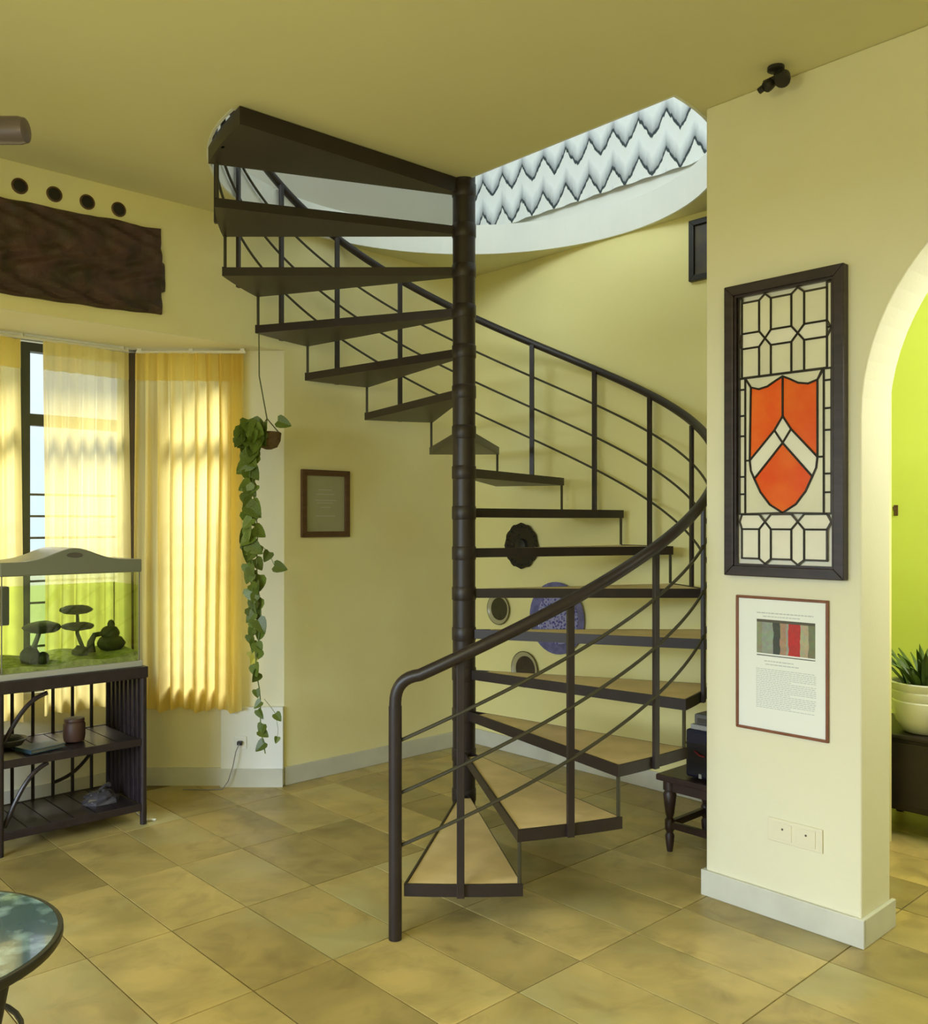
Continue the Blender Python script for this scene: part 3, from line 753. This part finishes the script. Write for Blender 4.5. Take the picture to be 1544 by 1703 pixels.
tx.v = [(v[0], v[1]-.003, v[2]) for v in tx.v]
tx.build('printed_text', M_ink, ce)['kind'] = 'stuff'

# ------------------------------------------------------------------ things on the alcove wall
def plate(label, a, z, r, mat_rim, mat_mid, kind):
    p = W(a, B_ALC, z); t = thing('wall_plate', label, 'plate', p, ROT_U, 'plates on the alcove wall')
    n = 40
    if kind == 'petal':
        m = MB(); m.lathe([(r*.5,-.004),(r*.98,-.012),(r,-.016),(r*.94,-.017),(r*.6,-.012),(r*.05,-.012)], n, (0,0,0), 'y')
        m.v = [(v[0]*(1+0.03*math.cos(12*math.atan2(v[2],v[0]))), v[1], v[2]*(1+0.03*math.cos(12*math.atan2(v[2],v[0])))) for v in m.v]
        m.build('dish', mat_rim, t, smooth=True)
        MB().lathe([(r*.34,-.012),(r*.30,-.026),(r*.12,-.034),(r*.02,-.036)], 24, (0,0,0), 'y').build('boss', mat_mid, t, smooth=True)
        for k_ in range(24):
            q = 2*PI*k_/24; MB().lathe([(r*.04,-.0135),(r*.03,-.024),(r*.005,-.026)], 8, (r*.86*math.cos(q),0,r*.86*math.sin(q)), 'y').build('stud', mat_mid, t, smooth=True)
    else:
        MB().lathe([(r*.55,0),(r*.95,-.014),(r,-.02),(r*.96,-.021),(r*.86,-.014),(r*.74,-.010),(r*.72,-.006)], n, (0,0,0), 'y').build('rim', mat_rim, t, smooth=True)
        MB().lathe([(r*.735,-.006),(r*.72,-.0105),(r*.02,-.0115)], n, (0,0,0), 'y').build('centre', mat_mid, t, smooth=True)
        if kind == 'ringed':
            MB().lathe([(r*.99,-.016),(r*1.012,-.020),(r*.99,-.0225),(r*.965,-.0205)], n, (0,0,0), 'y', False).build('edge_band', M_steel_l, t, smooth=True)
    return t
M_cream_glaze = material('cream_glaze', (0.44, 0.40, 0.22), 0.3)
M_olive_glaze = material('dark_olive_glaze', (0.050, 0.045, 0.022), 0.25, var=0.3, scale=20)
M_bronze_glaze = material('dark_bronze_glaze', (0.055, 0.040, 0.028), 0.3, var=0.4, scale=20)
plate('black studded plate, highest on the alcove wall behind the treads', 3.93, 1.315, 0.142, M_blackglaze, M_black, 'petal')
plate('small cream rimmed plate with olive centre beside the stair post', 4.13, 0.905, 0.100, M_cream_glaze, M_olive_glaze, 'ringed')
plate('large blue and white patterned plate on the alcove wall', 3.635, 0.885, 0.218, M_bluerim, M_blueplate, 'plain')
plate('small plate with dark bronze centre, lowest on the alcove wall', 3.90, 0.545, 0.112, M_cream_glaze, M_bronze_glaze, 'ringed')
dp = thing('dark_painting', 'dark framed painting high on the alcove wall beside the pier edge', 'picture', W(2.705, B_ALC, 2.73), ROT_U)
def painting_material():
    return material('dark_painting_print', (0.035, 0.030, 0.042), 0.35, color2=(0.10, 0.085, 0.035), scale=7)
picture_frame(0.34, 0.32, 0.03, 0.03, M_black, dp)
MB().box(.028, .312, -.014, -.001, .028, .292).build('canvas', painting_material(), dp)

# ------------------------------------------------------------------ bench with case and device behind the pier
be = thing('low_bench', 'low dark wooden bench with turned legs behind the arch wall pier', 'bench', W(2.37, 3.405, 0), ROT_U)
BL, BW, BH = 0.46, 0.36, 0.345
MB().box(-.015, BL, -.015, BW, BH-.028, BH).build('bench_top', M_bench, be, bevel=.006)
MB().box(.015, BL-.03, .015, BW-.03, BH-.075, BH-.028).build('apron', M_bench, be, bevel=.003)
for x in (.02, BL-.05):
    for y in (.02, BW-.05):
        MB().lathe([(.012,0),(.017,.03),(.021,.07),(.014,.085),(.022,.10),(.022,.14),(.014,.15),(.020,.17),(.026,.22),(.030,.255),(.022,.27),(.030,.275),(.030,BH-.028)], 16, (x+.01,y+.01,0)).build('leg', M_bench, be, smooth=True)
for y in (.03, BW-.04): MB().box(.03, BL-.05, y-.012, y+.012, .105, .135).build('stretcher', M_bench, be, bevel=.003)
for x in (.03, BL-.04): MB().box(x-.012, x+.012, .03, BW-.04, .105, .135).build('stretcher', M_bench, be, bevel=.003)
bx = thing('dark_blue_case', 'dark blue case with a red mark standing on the low bench', 'case', W(2.37, 3.405, BH)-U*0.11+V*0.03, ROT_U)
MB().box(0, .32, 0, .27, 0.006, .215).build('case_body', M_bluebox, bx, bevel=.012)
MB().box(-.002, .322, -.002, .272, .150, .156).build('lid_seam', M_black, bx)
MB().tube([(.05,-.004,.125),(.075,-.006,.110),(.10,-.004,.108)], .004, 6).build('red_mark', M_redmark, bx, smooth=True)
MB().box(.07, .085, -.006, 0, .01, .03).build('latch', M_trim, bx, bevel=.002)
for x in (.03, .29):
    for y in (.03, .24): MB().lathe([(.012,0),(.012,.008)], 10, (x,y,0)).build('foot', M_black, bx)
gd = thing('grey_device', 'grey flat device lying on the dark blue case', 'device', W(2.37, 3.405, BH+.215)-U*0.13+V*0.04, ROT_U)
MB().box(0, .28, 0, .24, 0, .022).build('base', M_trim, gd, bevel=.004)
MB().box(.01, .27, .01, .235, .022, .068).build('body', M_greydev, gd, bevel=.010)
MB().box(.03, .12, .006, .012, .03, .05).build('front_slot', M_inkdark, gd)
br = thing('dark_bag', 'dark rounded bag on top of the grey device', 'bag', W(2.37, 3.405, BH+.283)-U*0.17+V*0.07, ROT_U)
MB().lathe([(.02,0),(.075,.004),(.085,.03),(.07,.065),(.03,.082),(.005,.085)], 20, (.09,.08,0)).build('bag_body', M_black, br, smooth=True)
MB().tube([(.06,.08,.075),(.075,.08,.105),(.105,.08,.105),(.12,.08,.075)], .005, 6).build('handle', M_black, br, smooth=True)

# ------------------------------------------------------------------ hanging pothos
pc = COL + sp(ang(14)+R_(0.8), R-0.02)
PZ = 1.86
po = thing('hanging_pothos', 'trailing pothos in a brown pot hung on a string from the stair treads', 'plant', (pc.x+.03, pc.y+.0, PZ))
MB().lathe([(.015,0),(.045,.012),(.062,.045),(.066,.085),(.060,.09),(.052,.088)], 20, (.02,0,-.02)).build('pot', M_coir, po, smooth=True)
MB().lathe([(.055,.075),(.02,.085)], 16, (.02,0,-.02)).build('potting_mix', M_soil, po)
MB().tube([(-.03,0,14*RISE-TH_T-PZ-RISE), (-.028,0,.36), (.012,0,.14)], .0035, 6).tube([(.012,0,.14),(-.035,.01,.065)], .003, 5).tube([(.012,0,.14),(.075,.01,.065)], .003, 5).tube([(.012,0,.14),(.02,-.055,.065)], .003, 5).build('string', M_string, po, smooth=True)
lf = MB()                                              # heart-shaped leaf, folded along the midrib, tip towards -z
half = [(0,.02),(.30,.12),(.46,-.04),(.44,-.30),(.30,-.62),(.12,-.88),(0,-1.0)]
mid = [(0,.02),(0,-.06),(0,-.2),(0,-.4),(0,-.65),(0,-.88),(0,-1.0)]
for sgn in (1, -1):
    vs = [(x*sgn, -0.22*x, z) for x, z in half] + [(0, 0.02, z) for _, z in mid]
    fs_ = [(i, i+1, 8+i, 7+i) for i in range(6)]
    lf.add(vs, fs_ if sgn == 1 else [f[::-1] for f in fs_])
leaf_me = lf.mesh('leaf', M_leaf, True)
yleaf_me = lf.mesh('leaf', M_yleaf, True)
vines = [([(-.01,-.03,.07),(-.06,-.06,.09),(-.085,-.06,.0),(-.07,-.05,-.2),(-.075,-.05,-.5),(-.05,-.05,-.8),(-.055,-.05,-1.0),(-.04,-.05,-1.2)], 33),
         ([(.0,-.03,.07),(-.02,-.08,.09),(-.045,-.08,-.02),(-.035,-.07,-.3),(-.02,-.07,-.6),(-.01,-.06,-.9),(-.03,-.06,-1.15),(-.005,-.06,-1.4),(.01,-.06,-1.58)], 30),
         ([(.02,-.03,.07),(-.03,-.10,.06),(-.06,-.10,-.1),(-.055,-.09,-.35),(-.045,-.09,-.62),(-.03,-.09,-.86)], 25)]
rl = random.Random(21)
def sample(path, t):
    k_ = t*(len(path)-1); i = min(int(k_), len(path)-2); return Vector(path[i]).lerp(Vector(path[i+1]), k_-i)
for path, nl in vines:
    pts = [sample(path, i/30.0) + Vector((.006*math.sin(i*1.1), .004*math.cos(i), 0)) for i in range(31)]
    MB().tube(pts, .0032, 5).build('vine', M_vine, po, smooth=True)
    for k_ in range(nl):
        t = 0.06 + 0.92*k_/nl + rl.uniform(-.012,.012); c = sample(path, t)
        side = 1 if k_ % 2 else -1
        sz = rl.uniform(.062,.095)*(1.0 if t < .75 else .72)
        link('leaf', yleaf_me if (t > .80 and path is vines[0][0] and k_ > nl-4) else leaf_me, po, c+Vector((side*.010,-.006,.0)), (rl.uniform(-.5,.3), side*rl.uniform(.2,1.0), rl.uniform(-.7,.7)), (sz,sz,sz))
for k_ in range(22):                                   # crown leaves round the pot
    q = rl.uniform(PI*.75, PI*1.85); rr = rl.uniform(.05,.11); sz = rl.uniform(.075,.105)
    link('leaf', leaf_me, po, (-.045+rr*math.cos(q), -.03+rr*.6*math.sin(q), rl.uniform(.0,.13)), (rl.uniform(-.9,.2), rl.uniform(-1.1,.6), rl.uniform(-.8,.8)), (sz,sz,sz))
for c, sz, ry in (((.075,-.03,.125),.075,-1.2), ((.06,-.04,-.62),.07,-1.25), ((.035,-.05,-.55),.06,.5), ((.065,-.04,-1.38),.05,-.6), ((.075,-.04,-1.50),.035,.3)):
    link('leaf', leaf_me, po, c, (-.2, ry, .3), (sz,sz,sz))
MB().tube([(.0,-.06,-.52),(.03,-.05,-.55),(.06,-.04,-.62)], .0018, 5).tube([(.01,-.06,-1.30),(.04,-.05,-1.34),(.065,-.04,-1.38)], .0015, 5).tube([(.065,-.04,-1.38),(.078,-.04,-1.46),(.075,-.04,-1.50)], .0012, 5).build('side_shoot', M_vine, po, smooth=True)

# plug and cable on the bay pier
pg = thing('plug_socket', 'small white socket with black plug and thin cable on the bay pier', 'socket', (B0.x-0.235, B0.y-0.031, 0.245))
MB().box(-.035, .035, -.006, .001, -.035, .035).build('plate', M_white, pg, bevel=.003)
MB().box(-.014, .014, -.032, -.006, -.010, .012).build('plug', M_black, pg, bevel=.005)
MB().tube([(0,-.03,0),(-.015,-.045,-.04),(-.03,-.05,-.12),(-.055,-.055,-.20),(-.085,-.06,-.241),(-.16,-.07,-.2415),(-.30,-.06,-.2415)], .0028, 6).build('cable', M_cable, pg, smooth=True)

# ------------------------------------------------------------------ cane rack and aquarium
RK = W(4.294, 1.876)
rk = thing('cane_rack', 'dark cane shelf rack carrying the fish tank in the bay window', 'rack', RK, ROT_V)
KW, KD, KH = 0.645, 0.42, 0.765
def cane(p, q, r, name, par=rk): return MB().tube([p, q], r, 10).build(name, M_cane, par, smooth=True)
for x in (-KW, 0):
    for y in (0, KD): cane((x,y,0), (x,y,KH-.02), .016, 'post')
MB().box(-KW-.018, .018, -.018, KD+.018, KH-.055, KH).build('top_board', M_cane, rk, bevel=.004)
for z in (.10, .415):
    s_ = MB().box(-KW+.012, -.012, -.012, .0, z-.032, z+.004).box(-KW+.012, -.012, KD-.005, KD+.008, z-.032, z+.004).build('shelf', M_cane, rk, bevel=.003)
    nsl = 6
    for k_ in range(nsl):
        x0 = -KW+.018 + k_*(KW-.036)/nsl
        MB().box(x0, x0+(KW-.036)/nsl-.006, .001, KD-.006, z-.012, z).build('slat', M_cane, s_)
for x in (-.005, -KW+.005):                            # woven end panels
    e_ = MB().box(x-.004, x+.004, .017, KD-.017, .09, KH-.055).build('end_panel', M_cane, rk)
    for k_ in range(8):
        y = .03 + k_*(KD-.06)/7; MB().tube([(x-.006*(1 if x > -.1 else -1),y,.10),(x-.006*(1 if x > -.1 else -1),y,KH-.06)], .006, 6).build('cane_strip', M_cane, e_, smooth=True)
for k_ in range(6):
    x = -.09 - k_*.095; cane((x,KD,.08), (x,KD,KH-.05), .0085, 'back_rod')
def arc(x0, z0, x1, z1, bulge, y, n=12):
    return [((1-t)*x0+t*x1, y, (1-t)*z0+t*z1 - bulge*math.sin(PI*t)) for t in [i/n for i in range(n+1)]]
MB().tube(arc(-.02,.40,-.28,.17,.055,KD-.012), .009, 8).build('curved_brace', M_cane, rk, smooth=True)
MB().tube(arc(-KW+.02,.17,-.42,.40,-.055,KD-.012), .009, 8).build('curved_brace', M_cane, rk, smooth=True)
MB().tube(arc(-KW+.02,.49,-.44,.69,-.045,.02), .010, 8).build('curved_brace', M_cane, rk, smooth=True)
MB().tube(arc(-KW+.02,.12,-.44,.375,-.055,.012), .010, 8).build('curved_brace', M_cane, rk, smooth=True)
def rkp(x, y, z): 
    p = RK + V*x + U*y; return (p.x, p.y, z)
bk = thing('blue_book', 'thin blue book lying on the middle rack shelf', 'book', rkp(-.42,.05,.419), ROT_V+.25)
MB().box(-.09,.08,0,.13,0,.004).box(-.09,.08,0,.13,.014,.018).box(-.09,-.086,0,.13,.004,.014).build('cover', M_bluebook, bk); MB().box(-.085,.077,.003,.127,.004,.014).build('pages', M_greydev, bk)
jr = thing('brown_jar', 'brown rounded jar on the middle rack shelf', 'jar', rkp(-.27,.16,.416), ROT_V)
MB().lathe([(.03,0),(.046,.006),(.050,.03),(.050,.085),(.042,.098)], 20).build('jar_body', M_jar, jr, smooth=True)
MB().lathe([(.045,.098),(.047,.101),(.044,.112),(.01,.116)], 20).build('lid', M_jar, jr, smooth=True)
ds = thing('grey_dish', 'shallow grey dish at the left end of the rack shelf', 'dish', rkp(-.53,.28,.416), ROT_V)
MB().lathe([(.04,0),(.06,.004),(.085,.035),(.08,.036),(.055,.010),(.01,.008)], 24).build('bowl', M_greydev, ds, smooth=True)
MB().lathe([(.07,.030),(.05,.045),(.02,.05),(.003,.051)], 16).build('contents', M_ornament, ds, smooth=True)
pb = thing('plastic_bag', 'crumpled shiny plastic bag on the bottom rack shelf', 'bag', rkp(-.14,.17,.101), ROT_V)
m = MB(); 
for i in range(7):
    for j in range(13):
        q, ph_ = PI*.5*i/6, 2*PI*j/12
        r_ = .075*(1+.25*noise.noise(Vector((math.cos(ph_)*2, math.sin(ph_)*2, i*.7))))
        m.v.append((r_*math.cos(q)*math.cos(ph_)*1.2, r_*math.cos(q)*math.sin(ph_), r_*.75*math.sin(q)))
for i in range(6):
    for j in range(12): m.f.append((i*13+j, i*13+j+1, (i+1)*13+j+1, (i+1)*13+j))
M_plastic = material('dark_clear_plastic', (0.10, 0.095, 0.12), 0.12, var=0.3)
m.build('bag_body', M_plastic, pb); MB().tube([(.0,0,.055),(.02,.0,.075),(.045,.01,.07)], [.012,.006,.014], 7).build('knot', M_plastic, pb)
wc = thing('white_plug_lead', 'short white plug lead lying on the floor by the rack post', 'cable', rkp(.03,.03,.0))
MB().tube([(0,.0,.006),(.02,.004,.006),(.045,.002,.006)], .005, 8).build('lead', M_white, wc, smooth=True)
MB().tube([(-.14,.20,.004),(-.08,.1,.004),(0,0,.006)], .003, 6).build('cord', M_white, wc, smooth=True)

AQ = rkp(-.325, .01, KH)
aq = thing('aquarium', 'glass fish tank with grey arched hood on the cane rack', 'aquarium', AQ, ROT_V)
HW, DP, GZ0, GZ1 = .312, .31, .03, .462
MB().box(-HW-.012, HW+.012, -.006, DP+.012, 0, .028).build('base_trim', M_trim, aq, bevel=.003)
for (x0,x1,y0,y1) in ((-HW,HW,0,.006),(-HW,HW,DP-.006,DP),(-HW,-HW+.006,.006,DP-.006),(HW-.006,HW,.006,DP-.006)):
    MB().box(x0,x1,y0,y1,.028,GZ1).build('glass_wall', M_tank, aq)
for x in (-HW, HW-.004): MB().box(x, x+.004, -.001, .003, .028, GZ1).build('edge_seal', M_greydev, aq)
MB().box(-HW+.007, HW-.007, .008, DP-.008, .055, .395).build('water', M_water, aq)
sd = MB(); NX = 16
for j in (0, 1):
    for i in range(NX+1):
        x = -HW+.007 + (2*HW-.014)*i/NX; sd.v.append((x, .008 if j == 0 else DP-.008, .048 + .016*(i/NX)**2 + .008*math.sin(i*.9) + .02*j))
for j in (0, 1):
    for i in range(NX+1):
        x = -HW+.007 + (2*HW-.014)*i/NX; sd.v.append((x, .008 if j == 0 else DP-.008, .028))
o_ = NX+1
for i in range(NX):
    sd.f += [(i,i+1,o_+i+1,o_+i), (2*o_+i,3*o_+i,3*o_+i+1,2*o_+i+1), (i,2*o_+i,2*o_+i+1,i+1), (o_+i,o_+i+1,3*o_+i+1,3*o_+i)]
sd.build('sand_bed', M_sand, aq)
hd = [(-HW-.008,GZ1-.004),(HW+.008,GZ1-.004),(HW+.008,GZ1+.058)]
hd += [(HW+.008-(2*HW+.016)*t, GZ1+.058+.060*math.exp(-((t-.5)/.20)**2)) for t in [i/24 for i in range(1,24)]] + [(-HW-.008,GZ1+.058)]
MB().prism_y(hd, -.006, DP+.008).build('hood', M_hood, aq, bevel=.006)
MB().lathe([(.036,-.009),(.034,-.006)], 24, (0,0,0), 'y').build('hood_badge', M_inkdark, aq).matrix_local = Matrix.Translation((0,0,GZ1+.085)) @ Matrix.Diagonal((1,1,.33,1))
MB().box(-HW+.03, -HW+.10, DP-.09, DP-.02, .22, .40).build('filter', M_black, aq, bevel=.006)
def blob(m, c, r, fl=1.0, seed=0, n=14):
    k_ = len(m.v)
    for i in range(9):
        q = -PI/2 + PI*i/8
        for j in range(n):
            p_ = 2*PI*j/n; d = Vector((math.cos(q)*math.cos(p_), math.cos(q)*math.sin(p_), math.sin(q)))
            rr = r*(1+.16*noise.noise(d*2.5+Vector((seed,seed*2,0))))
            m.v.append((c[0]+d.x*rr, c[1]+d.y*rr, c[2]+d.z*rr*fl))
    for i in range(8):
        for j in range(n): m.f.append((k_+i*n+j, k_+i*n+(j+1)%n, k_+(i+1)*n+(j+1)%n, k_+(i+1)*n+j))
    return m
def aqp(x, y, z): p = Vector(AQ) + V*x + U*y; return (p.x, p.y, AQ[2]+z)
t = thing('tank_bonsai', 'two tiered bonsai ornament in the middle of the fish tank', 'ornament', aqp(.075,.16,.064), ROT_V)
MB().tube([(.01,0,0),(.02,0,.04),(-.002,0,.10),(.0,0,.16),(-.004,0,.22)], [.014,.010,.009,.008,.006], 8).build('trunk', M_ornament, t, smooth=True)
blob(MB(), (0,0,.135), .076, .26, 1).build('foliage_tier', M_ornament, t, smooth=True); blob(MB(), (-.008,0,.215), .076, .30, 2).build('foliage_tier', M_ornament, t, smooth=True)
blob(MB(), (.0,-.03,.012), .038, .9, 3).build('rock', M_ornament, t, smooth=True)
t = thing('tank_pagoda', 'rounded pagoda ornament at the right end of the fish tank', 'ornament', aqp(.232,.15,.070), ROT_V)
blob(MB(), (0,0,.035), .066, .6, 4).build('base', M_ornament, t, smooth=True); blob(MB(), (-.005,0,.085), .045, .8, 5).build('dome', M_ornament, t, smooth=True)
MB().lathe([(.016,.11),(.018,.13),(.012,.145),(.003,.15)], 12).build('finial', M_ornament, t, smooth=True)
MB().tube([(-.04,0,.085),(-.08,0,.082),(-.098,0,.05),(-.10,0,0)], [.012,.013,.016,.024], 8).build('arch', M_ornament, t, smooth=True)
t = thing('tank_tree', 'flat topped tree ornament at the left of the fish tank', 'ornament', aqp(-.085,.17,.060), ROT_V)
MB().tube([(-.03,0,0),(-.035,0,.06),(-.01,0,.13)], [.016,.012,.010], 8).build('trunk', M_framemetal, t, smooth=True)
blob(MB(), (0,0,.145), .085, .34, 6).build('foliage_tier', M_ornament, t, smooth=True)
t = thing('tank_rock', 'pair of dark mossy rocks at the left end of the fish tank', 'ornament', aqp(-.165,.09,.050), ROT_V)
blob(MB(), (0,0,.035), .044, 1.0, 7).build('rock', M_ornament, t, smooth=True); blob(MB(), (.052,-.01,.022), .030, 1.0, 8).build('rock', M_ornament, t, smooth=True)

# ------------------------------------------------------------------ round table, lower left
rt_ = thing('round_side_table', 'round low table with speckled blue-green top at lower left', 'table', (-1.33, 2.168, 0))
RT, TZ = .345, .45
MB().lathe([(RT-.012,TZ-.004),(RT-.012,TZ+.0),(RT-.014,TZ+.002)], 64).build('table_top', M_tabletop, rt_, smooth=True)
MB().lathe([(RT-.020,TZ-.022),(RT-.004,TZ-.022),(RT,TZ-.016),(RT,TZ-.002),(RT-.003,TZ+.001),(RT-.0125,TZ+.001),(RT-.0125,TZ-.006),(RT-.03,TZ-.008)], 64).build('rim', M_black, rt_, smooth=True)
for k_ in range(3):
    q = R_(-18+120*k_); d = Vector((math.cos(q), math.sin(q), 0))
    MB().tube([d*(RT-.05)+Vector((0,0,TZ-.02)), d*(RT-.08)+Vector((0,0,.30)), d*(RT-.10)+Vector((0,0,.15)), d*(RT-.02)+Vector((0,0,0))], [.016,.015,.014,.017], 10).build('leg', M_black, rt_, smooth=True)
MB().tube([Vector((math.cos(q), math.sin(q), 0))*(RT-.095)+Vector((0,0,.2)) for q in [2*PI*i/32 for i in range(33)]], .007, 6).build('ring_stretcher', M_black, rt_, smooth=True)

# cylinder lamp at the left photo edge
cl = thing('cylinder_spotlight', 'purple-grey cylinder lamp under the ceiling at the left photo edge', 'lamp', (-1.66, 3.2, 2.84))
MB().tube([(-.20,0,0),(.10,0,0),(.120,0,0),(.126,0,0)], [.047,.047,.042,.028], 24).build('lamp_body', M_purple, cl, smooth=True)
MB().tube([(-.12,0,.04),(-.12,0,CEIL-2.84)], .010, 8).build('stem', M_purple, cl, smooth=True)
MB().lathe([(.04,CEIL-2.84),(.04,CEIL-2.852),(.02,CEIL-2.862)], 16, (-.12,0,0)).build('ceiling_cup', M_purple, cl, smooth=True)

# ------------------------------------------------------------------ lime room furniture
CH0 = W(1.93, 4.38)
ch_ = thing('low_chest', 'black-brown low chest on short legs in the lime room', 'chest', CH0, ROT_U)
MB().box(0, .95, 0, .45, .12, .455).build('chest_body', M_chest, ch_, bevel=.008)
MB().box(-.015, .965, -.015, .465, .455, .475).build('chest_top', M_chest, ch_, bevel=.005)
for x in (.06, .89):
    for y in (.06, .39): MB().lathe([(.018,0),(.030,.05),(.034,.12)], 12, (x,y,0)).build('leg', M_chest, ch_, smooth=True)
for x in (.03, .50): MB().box(x, x+.42, -.008, 0, .15, .44).build('door', M_chest, ch_, bevel=.003)
PP = W(1.655, 4.52, .475)
pt = thing('potted_plant', 'spiky green plant in a white banded glazed pot on the low chest', 'plant', PP)
MB().lathe([(.085,0),(.10,.006),(.135,.06),(.150,.12),(.152,.15),(.145,.156),(.150,.165),(.152,.195),(.146,.20),(.155,.215),(.160,.235),(.150,.24),(.142,.235),(.138,.20)], 40).build('pot', M_pot, pt, smooth=True)
MB().lathe([(.14,.205),(.05,.215)], 24).build('soil', M_soil, pt)
sb = MB(); 
for i in range(6):
    t = i/5.0; w = .5*math.sin(PI*(0.15+.85*t))**.8*(1-t*.3)+.02 if i < 5 else .01
    for s_ in (-1,0,1): sb.v.append((s_*w*.14, (0.03 if s_ else 0)+.25*t*t*0.9, t*(1-.22*t)))
for i in range(5):
    for s_ in (0,1): k_ = i*3+s_; sb.f.append((k_, k_+1, k_+4, k_+3))
sb_me = sb.mesh('leaf', M_spike, True)
for k_ in range(46):
    q = rl.uniform(0,2*PI); rr = rl.uniform(.0,.09); sz = rl.uniform(.17,.30)
    link('leaf', sb_me, pt, (rr*math.cos(q), rr*math.sin(q), .205), (-rl.uniform(.1,.75), 0, q-PI/2), (sz,sz,sz))
hk = thing('wall_hook', 'tiny dark hook on the lime wall beside the arch', 'hook', W(2.10, 5.3, 1.53), ROT_U)
MB().box(-.012,.012,-.006,0,-.03,.03).build('hook_plate', M_brownwood, hk, bevel=.002)
MB().tube([(0,-.005,.005),(0,-.03,0),(0,-.035,.02)], .005, 6).build('hook_arm', M_brownwood, hk, smooth=True)
